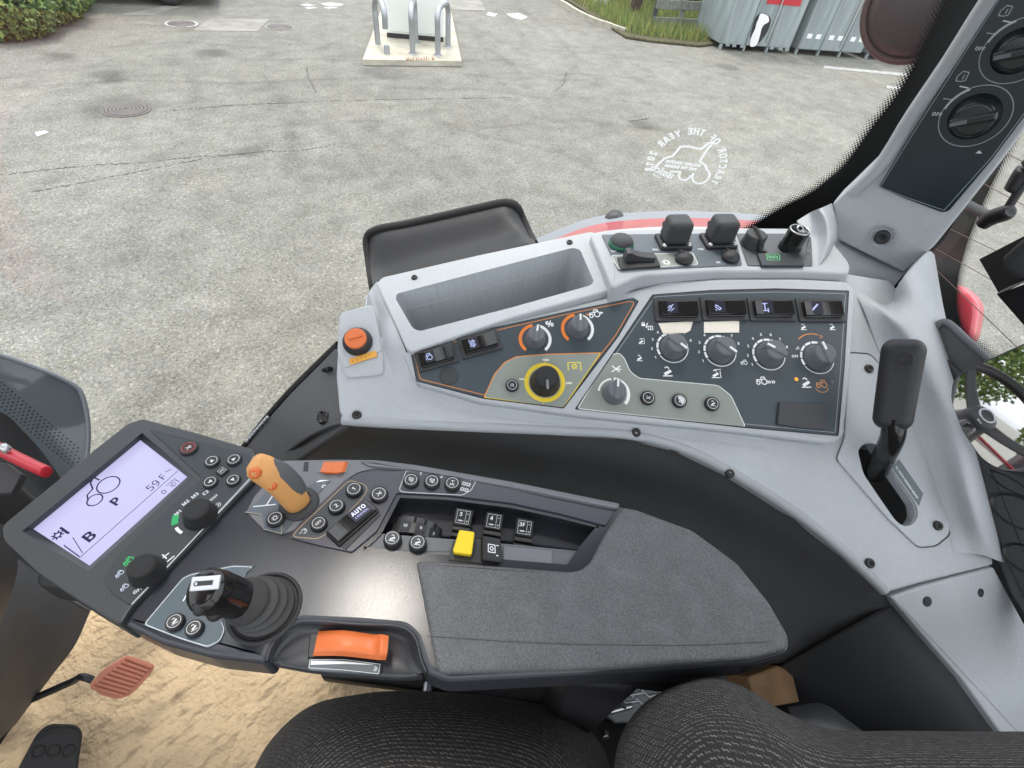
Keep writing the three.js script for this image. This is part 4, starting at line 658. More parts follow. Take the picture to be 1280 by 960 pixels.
part('body', slab(PA, bodyPx, -0.045, 0, { bev: 0.006, r: 0.005, seg: 4, holes: [pit] }), MAT.blackSatin, arm, 'satin black armrest body');
const deckGrey = M({ color: lin(0.15, 0.157, 0.17), roughness: 0.36, bumpMap: rep(grainBump, 0.03), bumpScale: 0.00008 });
part('upper_deck', slab(PA, [[348, 576], [420, 574.5], [470, 575], [520, 581], [640, 602], [775, 629.5], [771, 638], [640, 612], [540, 592], [470, 585], [448, 590], [432, 600], [366, 664], [348, 668], [330, 662], [308, 640], [318, 620], [338, 598]], -0.004, 0.0012, { bev: 0.0005, r: 0.004 }), deckGrey, arm, 'lighter grey upper deck and edge strip');
part('edge_trim', slab(PA, [[450, 576], [520, 581.5], [640, 602.5], [775, 630], [772, 636], [640, 609], [520, 588], [460, 582]], 0.0008, 0.0034, { bev: 0.0012, r: 0.002, seg: 3 }), deckGrey, arm);
const padTex = noiseTex(512, (x, y) => cl(150 + 60 * (fbm(x * 180, y * 180, 2, 180, 111) - 0.5) + 70 * (hash(Math.floor(x * 512), Math.floor(y * 512), 5) - 0.5) + 26 * (fbm(x * 8, y * 8, 3, 8, 113) - 0.5)));
const padBump = noiseTex(512, (x, y) => 255 * fbm(x * 180, y * 180, 2, 180, 111), false);
const padMat = M({ color: lin(0.36, 0.37, 0.385), map: rep(padTex, 0.13), roughness: 0.62, bumpMap: rep(padBump, 0.13), bumpScale: 0.0005 });
const pad = part('elbow_pad', slab(PA, [[520, 700], [600, 705], [713, 714], [727, 711], [738, 702], [757, 666], [778, 633], [796, 636], [866, 662], [922, 703], [962, 752], [988, 797, 0.012], [984, 812, 0.012], [940, 823], [760, 834], [552, 840], [546, 834]], -0.004, 0.009, { bev: 0.004, r: 0.005, seg: 4 }), padMat, arm, 'grey grained elbow pad');
part('pad_seam', tube([PA.at(533, 795, 0.0092), PA.at(640, 802, 0.0092), PA.at(760, 806, 0.0092), PA.at(880, 806, 0.0092), PA.at(960, 802, 0.0092)], 0.0003, 30), padMat, pad);
// dark glossy cluster deck
const dkp = [[362, 672], [372, 656], [430, 601], [452, 590], [510, 588], [560, 594], [650, 614], [768, 640], [757, 657], [700, 642], [640, 629], [560, 619], [496, 616], [471, 664], [440, 690], [400, 682]];
{
  const pr = new Print(PA, 0.0022, dkp, '#3d3d47', 3000); pr.speckle(4000, 0.04);
  pr.poly([[365, 671], [372, 662], [437, 600], [455, 605], [460, 612], [452, 624], [412, 664], [398, 674]], '#373d42', '#c9a878', 0.8, true, 0.006);
  pr.poly([[508, 588], [499, 612], [503, 615], [578, 619], [589, 613], [597, 597]], '#37393f', '#d3d6d8', 0.8, true, 0.003);
  pr.text('1', 526, 592, 5.5, W, 6, 1); pr.text('2', 552, 595.5, 5.5, W, 6, 1); pr.at(582, 607, 13, 6, 1.5, (g) => { g.strokeStyle = '#c8ccd0'; g.lineWidth = 0.1; for (const [x, y] of [[-0.3, -0.3], [0.1, -0.3], [-0.3, 0.3], [0.1, 0.3]]) g.strokeRect(x, y, 0.25, 0.25); g.beginPath(); g.arc(0.1, -0.6, 0.2, 3.3, 6.2); g.stroke(); });
  pr.at(380, 664, 9, 1, -0.5, (g) => IC.dial(g, W));
  part('button_deck', pr.fit(slab(PA, dkp, -0.002, 0.0022, { bev: 0.0006, r: 0.002 })), pr.mat({ roughness: 0.28 }), arm, 'dark button deck beside the recessed paddles');
  const d = { dx: 1, dy: -0.85 };
  button(PA, 443, 613.5, 0.0022, 10, IC.txt('1'), arm, d); button(PA, 421, 634.5, 0.0022, 10, IC.txt('2'), arm, d); button(PA, 399, 656, 0.0022, 10, IC.txt('OFF', 0.6), arm, d);
  button(PA, 474, 619.5, 0.0022, 10.5, IC.spark, arm, d);
  for (const [x, y, ic] of [[514, 602, IC.wheel], [540, 603.5, IC.wheel], [565.5, 606, IC.axle]]) button(PA, x, y, 0.0022, 9.5, ic, arm, { dx: 6, dy: 1 });
}
// AUTO CONTROL rocker
{
  const px = 442, py = 655, k = PA.mpp(px, py), L = 62 * k, w = 23 * k, o = put(part('rocker_switch', slab(PA, [[408, 669], [455, 623], [476, 643], [432, 687]], 0, 0.0034, { bev: 0.0006 }).applyMatrix4(PA.mat(px, py, 0, 1, -0.86).invert()), MAT.charcoal, arm, 'glossy rocker marked AUTO CONTROL'), PA.mat(px, py, 0, 1, -0.86));
  part('frame', box(L * 0.98, w * 1.12, 0.006, 0.003).translate(0, 0, 0.004), MAT.gloss, o);
  const s = new THREE.Shape(); s.moveTo(-L * 0.43, 0); s.lineTo(-L * 0.43, 0.006); s.quadraticCurveTo(0, 0.009, L * 0.43, 0.006); s.lineTo(L * 0.43, 0); s.closePath();
  part('rocker_cap', new THREE.ExtrudeGeometry(s, { depth: w * 0.8, bevelEnabled: true, bevelSize: 0.001, bevelThickness: 0.001 }).translate(0, 0, -w * 0.4).rotateX(Math.PI / 2).translate(0, 0, 0.003), MAT.gloss, o);
  const c = document.createElement('canvas'); c.width = 192; c.height = 128; const g = c.getContext('2d'); g.fillStyle = '#0c0c20'; g.fillRect(0, 0, 192, 128); g.fillStyle = '#e6e8ff'; g.textAlign = 'center'; g.font = 'bold 56px sans-serif'; g.fillText('AUTO', 96, 64); g.font = 'bold 31px sans-serif'; g.fillStyle = '#a5a8d8'; g.fillText('CONTROL', 96, 100);
  const t = new THREE.CanvasTexture(c); t.colorSpace = THREE.SRGBColorSpace; part('lens', new THREE.PlaneGeometry(L * 0.42, w * 0.78).rotateY(0.06).translate(L * 0.19, 0, 0.0125), M({ map: t, roughness: 0.2, emissive: lin(1), emissiveMap: t, emissiveIntensity: 0.12 }), o);
}
// recessed paddles
part('pit_wall', wallRing(PA, pit, -0.001, pit.map(([x, y]) => [x + (x - 610) * 0.01 + 3, y + 4]), -0.05), Object.assign(MAT.blackSatin.clone(), { side: THREE.DoubleSide }), arm);
part('pit_floor', slab(PA, [[470, 600], [770, 640], [740, 740], [430, 720]], -0.06, -0.042), MAT.blackSatin, arm);
part('pit_shelf', slab(PA, [[497, 622], [560, 626], [640, 636], [700, 648], [748, 660], [730, 690], [640, 678], [546, 670], [474, 664]], -0.04, -0.022, { bev: 0.002 }), MAT.blackSatin, arm);
const ledge = [[471, 666], [546, 672], [640, 680], [729, 689], [713, 713], [627, 706], [521, 698], [441, 690]];
part('ledge', slab(PA, ledge, -0.04, -0.002, { bev: 0.001, r: 0.002 }), M({ color: lin(0.12, 0.128, 0.14), roughness: 0.42 }), arm, 'grey ledge in front of the paddles');
part('blank_cover', slab(PA, [[629, 683], [690, 688], [690, 711], [629, 706]], -0.004, -0.0004, { bev: 0.0006, r: 0.002 }), MAT.greyDark, arm);
for (const [x, y] of [[491, 677], [522.5, 682]]) button(PA, x, y, -0.001, 11, IC.plough, arm, { dx: 6, dy: 1, h: 0.009, bg: '#3a3b3e' });
{
  const r = 0.03, cyl = new THREE.CylinderGeometry(r, r, 0.019, 40).rotateX(Math.PI / 2 - 0.0), base = PA.mat(519, 672, -0.03, 6, 1), o = put(part('thumbwheel', cyl.rotateX(Math.PI / 2), M({ color: lin(0.05), roughness: 0.3 }), arm, 'black thumbwheel numbered 10 9 8'), base);
  for (const [s, a] of [['10', -0.3], ['9', 0.28], ['8', 0.82]]) { const i = cell(IC.txt(s, 0.95), { bg: '#2c2d31' }); const f = cellUV(new THREE.PlaneGeometry(0.011, 0.011), i, -0.0055, 0.0055, -0.0055, 0.0055).translate(0, -0.002, r + 0.0004).rotateY(a); part('numeral', f, atlasMat, o); }
  for (let k = 0; k < 16; k++) part('rib', box(0.003, 0.008, 0.0012, 0.0004).translate(0, 0.006, r).rotateY(k / 16 * Math.PI * 2), MAT.gloss, o);
}
for (const [x, y, s] of [[579, 648, '3'], [617, 653, '4'], [655, 661, '3F']]) {
  const i = cell((g) => { g.strokeStyle = '#d6d9dc'; g.lineWidth = 0.05; g.strokeRect(-0.75, -0.75, 1.5, 1.5); g.beginPath(); g.moveTo(0.3, -0.75); g.lineTo(0.3, 0.75); g.moveTo(-0.6, 0.45); g.lineTo(0.15, 0.45); g.moveTo(0.42, -0.4); g.lineTo(0.66, -0.4); g.moveTo(0.42, 0.45); g.lineTo(0.66, 0.45); g.moveTo(0.54, 0.33); g.lineTo(0.54, 0.57); g.stroke(); g.lineWidth = 0.16; g.beginPath(); g.moveTo(-0.4, 0.45); g.lineTo(-0.05, 0.45); g.stroke(); g.save(); g.translate(-0.3, -0.3); g.scale(0.013, 0.013); g.font = 'bold 50px sans-serif'; g.textAlign = 'center'; g.textBaseline = 'middle'; g.fillStyle = '#e8eaec'; g.fillText(s, 0, 0); g.restore(); }, { bg: '#121518' });
  const o = put(part('paddle', box(0.021, 0.021, 0.012, 0.002).rotateX(0.25), MAT.gloss, arm, 'paddle switch marked ' + s), PA.mat(x, y, -0.014, 6, 1));
  part('face', cellUV(new THREE.PlaneGeometry(0.019, 0.018).translate(0, 0, 0.0064), i, -0.0105, 0.0105, -0.0105, 0.0105).rotateX(0.25), atlasMat, o);
  for (const k of [0, 1]) part('step', box(0.02, 0.005, 0.012, 0.001).translate(0.0005, -0.0145 - k * 0.006, -0.003 - k * 0.003), M({ color: lin(0.035, 0.03, 0.026), roughness: 0.5 }), o);
}
// yellow guarded switch
{
  const hs = [[560, 700], [566, 676], [599, 673], [624, 684], [621, 707], [590, 703]], o = put(part('guarded_switch', slab(PA, hs, -0.004, 0.001, { bev: 0.0006 }).applyMatrix4(PA.mat(590, 690, 0).invert()), MAT.charcoal, arm, 'black switch housing with yellow toggle'), PA.mat(590, 690, 0, 1, 0));
  const loc = (x, y, h) => PA.at(x, y, h).applyMatrix4(PA.mat(590, 690, 0, 1, 0).invert());
  { const p = loc(580, 679, 0.0085), e = new RoundedBoxGeometry(0.0195, 0.0235, 0.013, 3, 0.0025), q = e.attributes.position; for (let k = 0; k < q.count; k++) { if (q.getY(k) > 0) q.setX(k, q.getX(k) * 0.86 + 0.001); if (q.getY(k) < 0 && q.getZ(k) > 0) q.setZ(k, q.getZ(k) * 0.55); } e.computeVertexNormals(); part('toggle', e.rotateX(0.12).rotateZ(-0.14).translate(p.x, p.y, p.z), MAT.yellow, o); }
  const i = cell((g) => { g.strokeStyle = '#eceef0'; g.lineWidth = 0.1; g.strokeRect(-0.5, -0.5, 0.8, 0.8); g.beginPath(); g.arc(-0.1, -0.1, 0.18, 0, 7); g.moveTo(0.5, -0.5); g.lineTo(0.7, -0.5); g.moveTo(0.45, 0.55); g.lineTo(0.65, 0.55); g.stroke(); }, { bg: '#222328' });
  part('rocker_half', box(0.02, 0.026, 0.008, 0.001).rotateY(0.35).translate(0.0195, -0.001, 0.006), MAT.black, o);
  part('rocker_print', cellUV(new THREE.PlaneGeometry(0.017, 0.023).translate(0, 0, 0.0043), i, -0.0105, 0.0105, -0.0125, 0.0105).rotateY(0.35).translate(0.0195, -0.001, 0.006), atlasMat, o);
}
// front scoop with orange rocker
const scoopMat = M({ color: lin(0.035, 0.036, 0.04), roughness: 0.32, bumpMap: rep(grainBump, 0.03), bumpScale: 0.00006, side: THREE.DoubleSide });
part('scoop', patch([
  [[331, 829], [341, 804], [356, 785], [373, 776.5], [444, 779.5], [505, 784.5], [519, 798], [527, 826], [534, 841]].map(([x, y]) => PA.at(x, y, -0.003)),
  [[336, 828], [350, 810], [368, 797], [382, 790], [442, 792], [496, 797], [509, 808], [518, 828], [528, 841]].map(([x, y]) => PA.at(x, y, -0.015)),
  [[345, 830], [362, 822], [384, 814], [400, 810], [440, 812], [484, 816], [500, 822], [512, 834], [522, 843]].map(([x, y]) => PA.at(x, y, -0.019)),
  [[342, 831], [366, 835], [390, 838], [410, 840], [440, 842], [480, 845], [500, 846], [514, 846], [526, 845]].map(([x, y]) => PA.at(x, y, -0.022)),
  [[340, 833], [366, 838], [390, 842], [410, 844], [440, 847], [480, 850], [500, 851], [514, 851], [528, 850]].map(([x, y]) => PA.at(x, y, -0.04))], 48, 24, 0.003), scoopMat, arm, 'scooped recess in the armrest front edge');
part('scoop_rim', tube([[333, 826], [341, 804], [356, 785], [373, 777], [444, 780], [505, 785], [519, 798], [527, 826], [533, 840]].map(([x, y]) => PA.at(x, y, -0.002)), 0.0012, 60), MAT.blackSatin, arm);
{
  const top = [[[398, 789], [430, 788], [468, 793], [478, 793], [486, 795]], [[396, 797], [430, 797], [467, 801], [477, 801], [485, 803]], [[393, 812], [428, 812], [466, 816], [476, 816], [484, 817]], [[391, 820], [426, 820], [465, 824], [474, 825], [482, 825]]];
  const hz = [[-0.014, -0.006, -0.007, 0.002, 0.001], [-0.008, 0.002, -0.001, 0.008, 0.005], [-0.008, 0.002, -0.001, 0.008, 0.005], [-0.014, -0.006, -0.008, 0, -0.002]];
  part('thumb_rocker', patch(top.map((r, j) => r.map(([x, y], i) => PA.at(x, y, hz[j][i]))), 30, 12, 0.006), MAT.orange, arm, 'large orange rocker in the scoop');
  part('rocker_surround', slab(PA, [[388, 786], [488, 793], [486, 829], [384, 822]], -0.02, -0.0165, { bev: 0.001 }), MAT.black, arm);
  const lp = [[387, 824], [430, 824], [476, 830], [474, 843], [430, 838], [385, 835]], pr = new Print(PA, -0.013, lp, '#4a565c', 5000); pr.poly([[389, 826], [430, 826.5], [468, 831], [430, 830], [388, 831]], '#dfe6e8'); pr.poly(lp.map(([x, y]) => [x + (430 - x) * 0.02, y + (832 - y) * 0.06]), null, '#dfe6e8', 0.6); pr.at(469, 836, 7, 1, 0.1, (g) => IC.loop(g, '#e6eaec'));
  part('speed_label', pr.fit(slab(PA, lp, -0.02, -0.013)), pr.mat(), arm);
}
// small orange thumb control on the upper deck
part('thumb_slot', slab(PA, [[380, 577.5], [386, 577.5], [385, 589], [379, 589]], 0.0005, 0.0016), MAT.black, arm);
part('thumb_slot', slab(PA, [[396, 577], [439, 577.5], [434, 591.5], [394, 591]], 0.0005, 0.0017), MAT.greyDark, arm);
part('thumb_rocker', patch([[[402, 577.5], [412, 577], [420, 577], [430, 577], [437, 578]], [[400, 583], [411, 583], [419, 584], [428, 583], [435, 584]], [[397, 590], [408, 590], [417, 590.5], [426, 590], [433, 590.5]]].map((r) => r.map(([x, y], i) => PA.at(x, y, [0, 0.006, 0.0045, 0.006, 0][i]))), 20, 8, 0.004), MAT.orange, arm, 'small orange thumb rocker');
// speed lever
{
  const dp = [[306, 641], [326, 622], [341, 605], [365, 618], [400, 600], [413, 600], [372, 645], [352, 668], [329, 662], [327, 643]];
  const pr = new Print(PA, 0.0022, [[304, 598], [418, 598], [418, 670], [304, 670]], '#5a6269', 4000);
  pr.poly([[307, 640], [326, 621], [340, 606], [352, 615], [352, 667], [329, 661], [327, 643]], '#56606a', '#b9a67c', 0.6); pr.poly([[394, 600], [414, 600], [396, 603]], '#eef0f2'); pr.at(405, 608, 6, 1, 0, (g) => IC.gear(g, '#eef0f2'));
  pr.at(331, 630, 20, 1, -0.1, (g) => { g.strokeStyle = '#dfe4e6'; g.lineWidth = 0.07; g.beginPath(); g.moveTo(-0.6, 0.1); g.lineTo(0.6, 0.1); g.moveTo(0.1, 0.1); g.lineTo(0.35, -0.5); g.stroke(); });
  part('lever_plate', pr.fit(slab(PA, dp, 0.0008, 0.0022)), pr.mat(), arm);
  button(PA, 345, 650, 0.0022, 10.5, IC.gear, arm, { dx: 1, dy: -0.5 });
  const ax0 = [[372, 629, 0], [367, 622, 0.014], [357, 609, 0.032], [343, 596, 0.05], [328, 586, 0.064], [318, 581, 0.07], [313, 579, 0.0725], [312, 578.5, 0.073]].map(([x, y, h]) => PA.at(x, y, h)), rr = [0.013, 0.0135, 0.0145, 0.015, 0.0145, 0.0125, 0.007, 0.0002];
  const o = part('speed_lever', sweep(ax0.map((p, i) => [p, rr[i], rr[i] * 0.86]), V3(0.55, 0, -0.83), 50, 28, 0.75), MAT.leverOrange, arm, 'tan orange drive lever with grey inlay and two buttons');
  const dr = PA.at(352, 590, 0.05).sub(PA.at(343, 597, 0.05)).normalize(), dv = dr.clone().addScaledVector(camera.position.clone().sub(ax0[3]).normalize(), 0.75).normalize();
  part('inlay', sweep([1, 1.15, 2, 3, 3.8, 4.3, 4.5].map((t, k) => { const i = Math.floor(t), p = ax0[i].clone().lerp(ax0[i + 1], t - i).addScaledVector(dv, [0.0085, 0.0085, 0.0088, 0.0085, 0.0075, 0.006, 0.005][k]); return [p, [0.0002, 0.0086, 0.0098, 0.0098, 0.0085, 0.005, 0.0002][k], [0.0002, 0.008, 0.009, 0.009, 0.0075, 0.0045, 0.0002][k]]; }), V3(0.55, 0, -0.83), 40, 24, 0.7), M({ color: lin(0.1, 0.105, 0.11), roughness: 0.55, bumpMap: rep(grainBump, 0.02), bumpScale: 0.0003 }), o);
  const br = put(part('boot_ring', lathe([[0.014, 0.004], [0.019, 0.0035], [0.021, 0.001], [0.021, -0.001]], 32), MAT.charcoal, arm), PA.mat(374, 630, 0.001));
  const bm = M({ color: lin(0.62, 0.13, 0.03), roughness: 0.4 });
  for (const [t, s] of [[4.1, '+'], [2.7, '-']]) { const i = Math.floor(t), c = ax0[i].clone().lerp(ax0[i + 1], t - i), n = camera.position.clone().sub(c).normalize().addScaledVector(dr, -0.7).normalize(), p = c.addScaledVector(n, 0.0145), tg = ax0[i + 1].clone().sub(ax0[i]), x = tg.addScaledVector(n, -tg.dot(n)).normalize(), m4 = new THREE.Matrix4().makeBasis(x, V3().crossVectors(n, x), n).setPosition(p); part('lever_button', lathe([[0, 0.0022], [0.0042, 0.002], [0.0056, 0.0005], [0.0056, -0.005]], 20).applyMatrix4(m4), bm, o); const mk = box(0.006, 0.0013, 0.001, 0.0003); part('mark', (s === '+' ? merge([mk, box(0.0013, 0.006, 0.001, 0.0003)]) : mk).translate(0, 0, 0.0023).applyMatrix4(m4), MAT.leverOrange, o); }
}
// joystick
{
  const jp = [[179, 781], [228, 722], [238, 717], [292, 706], [318, 707], [308, 716], [290, 745], [276, 775], [281, 788], [275, 802], [260, 810], [225, 799]];
  const pr = new Print(PA, 0.0012, jp, '#4b5962', 4000); pr.speckle(2500, 0.05); pr.poly(jp.map(([x, y]) => [x + (248 - x) * 0.015, y + (765 - y) * 0.03]), null, '#e2e7e9', 0.9, true, 0.004);
  pr.poly([[229, 751], [234, 742]], null, '#eef1f2', 1.6, false); pr.text('||', 241, 748, 6, '#eef1f2', 1, -0.3); pr.poly([[253, 760], [256, 756]], null, '#eef1f2', 1.6, false); pr.text('✦', 249, 768, 6, '#eef1f2'); pr.text('+', 249, 768, 8, '#eef1f2');
  part('joystick_plate', pr.fit(slab(PA, jp, -0.001, 0.0012)), pr.mat({ roughness: 0.4 }), arm);
  for (const [x, y] of [[220.5, 779], [244.5, 787]]) button(PA, x, y, 0.0012, 11, IC.plough, arm, { dx: 1, dy: -0.6, h: 0.006, bg: '#3b3b3a' });
  const b = PA.at(331, 759, 0), tip = PA.at(250, 735, 0.082), ax = tip.clone().sub(b), L = ax.length(); ax.normalize();
  const sx = V3().crossVectors(ax, V3(0, 0, 1)).normalize(), sz = V3().crossVectors(sx, ax);
  put(part('boot_ring', lathe([[0.028, -0.004], [0.0295, 0.002], [0.032, 0.0016], [0.0335, 0]], 44), MAT.black, arm), PA.mat(331, 759, 0));
  part('boot_well', new THREE.CircleGeometry(0.0305, 40).rotateX(-Math.PI / 2).translate(b.x, b.y + 0.0006, b.z), MAT.black, arm);
  const prof = [[0.031, 0.0], [0.0315, 0.003], [0.0305, 0.005], [0.027, 0.0065], [0.027, 0.009], [0.029, 0.011], [0.0285, 0.0135], [0.0245, 0.015], [0.0245, 0.0175], [0.0265, 0.0195], [0.026, 0.022], [0.022, 0.0235], [0.022, 0.026], [0.024, 0.028], [0.0235, 0.031], [0.0215, 0.036], [0.018, 0.047]];
  { // bellows lean more and more towards the grip axis
    const seg = 40, pos = [], idx = [], uv = []; prof.map(([r, h]) => [r * 0.86, h]).forEach(([r, h], j) => { const k = Math.min(1, h / 0.03), c = b.clone().addScaledVector(V3(0, 1, 0).lerp(ax, k), h), up = V3(0, 1, 0).lerp(ax, k).normalize(), e1 = V3().crossVectors(up, V3(0, 0, 1)).normalize(), e2 = V3().crossVectors(e1, up); for (let i = 0; i <= seg; i++) { const a = i / seg * 6.28319, w = c.clone().addScaledVector(e1, Math.cos(a) * r).addScaledVector(e2, Math.sin(a) * r); pos.push(w.x, w.y, w.z); uv.push(i / seg * 0.2, h); if (i < seg && j < prof.length - 1) { const q = j * (seg + 1) + i; idx.push(q, q + seg + 1, q + 1, q + 1, q + seg + 1, q + seg + 2); } } });
    const g = new THREE.BufferGeometry(); g.setAttribute('position', new THREE.Float32BufferAttribute(pos, 3)); g.setAttribute('uv', new THREE.Float32BufferAttribute(uv, 2)); g.setIndex(idx); g.computeVertexNormals(); part('bellows', g, M({ color: lin(0.045), roughness: 0.6, side: THREE.DoubleSide }), arm);
  }
  const P = (t) => b.clone().addScaledVector(ax, L * t), side = V3(0.1, 0, 1);
  const grip = part('joystick', sweep([[P(0.33), 0.0002, 0.0002], [P(0.335), 0.014, 0.014], [P(0.42), 0.0165, 0.016], [P(0.6), 0.0175, 0.017], [P(0.8), 0.0182, 0.017], [P(0.92), 0.0175, 0.016], [P(0.985), 0.014, 0.0125], [P(1.0), 0.0095, 0.008], [P(1.003), 0.0002, 0.0002]], side, 60, 32, 0.95), MAT.gloss, arm, 'glossy black joystick grip');
  const q = PA.at(257, 729, 0.0985), n = camera.position.clone().sub(q).normalize().lerp(ax, 0.55).normalize(), pq = new Pl(q, n), cm = pq.mat(257, 729, 0, 1, -0.08);
  const pl = box(0.021, 0.0105, 0.002, 0.0009), lp = part('badge', pl, MAT.silver, grip); put(lp, cm);
  part('badge_mark', merge([box(0.011, 0.0035, 0.0006, 0.0002), new THREE.TorusGeometry(0.0016, 0.0004, 6, 14).translate(-0.0062, 0, 0)]).translate(0, 0, 0.0011).applyMatrix4(cm), MAT.charcoal, grip);
  for (const [t, r, a] of [[0.9, 0.005, 0.0175], [0.7, 0.006, 0.018]]) { const o = part('trigger_button', new THREE.SphereGeometry(r, 18, 12), MAT.black, grip); o.position.copy(P(t)).addScaledVector(V3(0.15, 0.05, 1).normalize(), a - 0.002); }
  part('side_button', new THREE.SphereGeometry(0.0028, 14, 10), M({ color: lin(0.12, 0.01, 0.015), roughness: 0.3 }), grip).position.copy(P(0.62)).addScaledVector(V3(0.5, 0.6, 0.6).normalize(), 0.0165);
}
// display terminal
const term = thing('display_terminal', 'grey framed display terminal with lit lavender screen and two black knobs', 'display');
{
  const so = [[178, 539], [245, 596], [110, 717], [24, 665]], sc = [[174, 549], [234, 596], [112, 707], [40, 660]];
  const outl = [[2, 657, 0.006], [60, 610], [120, 560], [160, 529, 0.004], [178, 523, 0.004], [250, 542], [318, 562], [322, 595, 0.004], [240, 680], [163, 760], [150, 782, 0.006], [100, 752], [48, 717], [4, 675, 0.006]];
  part('housing', slab(PA, outl, -0.035, 0.006, { bev: 0.0016, r: 0.006, seg: 4, holes: Object.assign([so], { r: 0.001 }) }), plastic(lin(0.034, 0.038, 0.042), 0.36, 0.0001), term);
  part('screen_frame', wallRing(PA, so, 0.0058, sc, -0.003), M({ color: lin(0.03, 0.033, 0.036), roughness: 0.35, side: THREE.DoubleSide }), term);
  const pr = new Print(PA, -0.0028, sc, '#cdcbf4', 6000), dx = 135, dy = -112, ink = '#23224a';
  { const g = pr.g; for (let i = 0; i < 26000; i++) { g.fillStyle = rnd() > 0.5 ? 'rgba(120,110,230,0.07)' : 'rgba(240,240,255,0.08)'; g.fillRect(rnd() * pr.c.width, rnd() * pr.c.height, 2, 2); } }
  pr.poly([[100, 697], [222, 589]], null, ink, 0.8, false); pr.poly([[91, 672], [103, 691]], null, ink, 0.7, false);
  pr.arc(135.5, 606, 11, 0, 360, ink, 1.4); pr.arc(118.5, 625, 7.5, 0, 360, ink, 1.4); pr.poly([[124, 600], [117, 596.5], [113, 604], [116, 611], [109, 619], [110, 626]], null, ink, 1.4, false);
  pr.text('P', 144.5, 627, 17, ink, dx, dy); pr.text('B', 111.5, 671, 20, ink, dx, dy); pr.text('59', 191.5, 607, 13, ink, dx, dy, 'normal'); pr.text('F', 203, 596.5, 12, ink, dx, dy, 'normal'); pr.text('0', 205, 615, 9, ink, dx, dy, 'normal'); pr.poly([[207, 590], [213, 587]], null, ink, 0.8, false); pr.text('Cruise', 213.5, 602.5, 4.2, ink, dx, dy, 'normal'); pr.text('©1', 219, 604, 8, ink, dx, dy, 'normal');
  pr.at(72, 669, 13, dx, dy, (g) => IC.gear(g, ink)); for (const k of [0, 1, 2]) pr.poly([[76 + k * 3.2, 660 + k * 2.4], [79 + k * 3.2, 662 + k * 2.2]], null, ink, 2.6, false);
  for (let k = 0; k < 10; k++) pr.poly([[80 + k * 2, 681 + k * 1.45], [81.5 + k * 2, 684 + k * 1.45]], null, ink, 0.7, false);
  const m = pr.mat({ roughness: 0.25 }); m.color = lin(0.22); m.emissive = lin(1); m.emissiveMap = m.map; m.emissiveIntensity = 0.4;
  part('screen', pr.fit(slab(PA, sc, -0.012, -0.0028)), m, term, 'lit lavender screen with tractor pictogram, P and B');
  // key strip
  const ks = [[187, 537], [252, 552], [316, 569], [320, 594], [238, 679], [163, 757], [140, 742], [128, 724], [150, 690], [252, 597]];
  const kp = new Print(PA, 0.0072, ks, '#262e33', 4200); kp.speckle(4000, 0.05);
  kp.poly([[188, 536.5], [252, 551], [316, 568], [319, 594], [238, 678], [164, 756]], null, '#b9c2c6', 0.7, false); kp.poly([[318, 592], [238, 678], [163, 757]], null, '#d5dadc', 1, false);
  const dl = [[222.5, 641, 'M1'], [232, 628.5, 'M2'], [243.5, 619.5, 'M3'], [257, 616, 'C2'], [267.5, 622, 'EDIT']]; for (const [x, y, s] of dl) kp.text(s, x, y, s.length > 2 ? 4.4 : 5.8, '#e3e7ea', 100, -80);
  kp.at(273, 631, 8, 100, -80, (g) => IC.loop(g, '#e3e7ea')); kp.arc(250, 643, 26, 150, 178, '#17a35a', 7); kp.arc(250, 643, 26, 115, 140, '#e6ebe8', 3.5);
  kp.text('OFF', 172.5, 738, 6, '#e3e7ea', 100, -60); kp.at(149, 717, 9, 100, -80, (g) => IC.tractor(g, '#c6d2e6')); kp.at(155, 734, 9, 100, -80, (g) => IC.tractor(g, '#c6d2e6')); kp.at(160, 701, 11, 100, -80, (g) => IC.tractor(g, '#1fbf5c')); kp.at(208, 698, 13, 100, -80, (g) => { g.strokeStyle = '#e3e7ea'; g.lineWidth = 0.12; g.beginPath(); g.moveTo(-0.4, -0.3); g.lineTo(0.4, -0.3); g.moveTo(0, -0.6); g.lineTo(0, 0); g.moveTo(-0.1, 0.35); g.lineTo(0.5, 0.35); g.stroke(); });
  part('key_panel', kp.fit(slab(PA, ks, 0.004, 0.0072, { bev: 0.0005, r: 0.003 })), kp.mat({ roughness: 0.4 }), term, 'slate key panel with printed legends');
  knob(PA, 251, 645, 0.0072, 18.5, -1, 0.9, term, { h: 0.015, mat: MAT.knobBlack, wing: false, pmat: null }); knob(PA, 185, 715, 0.0072, 20, -1, 0.5, term, { h: 0.015, mat: MAT.knobBlack, wing: false, pmat: null });
  const d = { dx: 135, dy: -112, h: 0.003, bg: '#1c1f23' };
  button(PA, 236.5, 561, 0.0072, 9.5, IC.spark, term, { ...d, ringCol: M({ color: lin(0.4, 0.06, 0.05), roughness: 0.4 }), bg: '#3a1a1c', label: 'key with red ring' });
  for (const [x, y, a] of [[265.5, 577.5, -Math.PI / 2], [293, 575.5, 0], [263.5, 603.5, Math.PI], [292, 601, Math.PI / 2]]) button(PA, x, y, 0.0072, 8.2, IC.tri(a), term, d);
  { const o = put(part('key', box(0.0105, 0.0105, 0.003, 0.001), MAT.black, term), PA.mat(278, 589, 0.0078, 135, -112)); const i = cell((g, c) => { g.strokeStyle = c; g.lineWidth = 0.08; g.strokeRect(-0.7, -0.7, 1.4, 1.4); IC.txt('OK', 0.7)(g, c); }, { bg: '#15171a' }); part('face', cellUV(new THREE.PlaneGeometry(0.0102, 0.0102).translate(0, 0, 0.0017), i, -0.005, 0.005, -0.005, 0.005), atlasMat, o); }
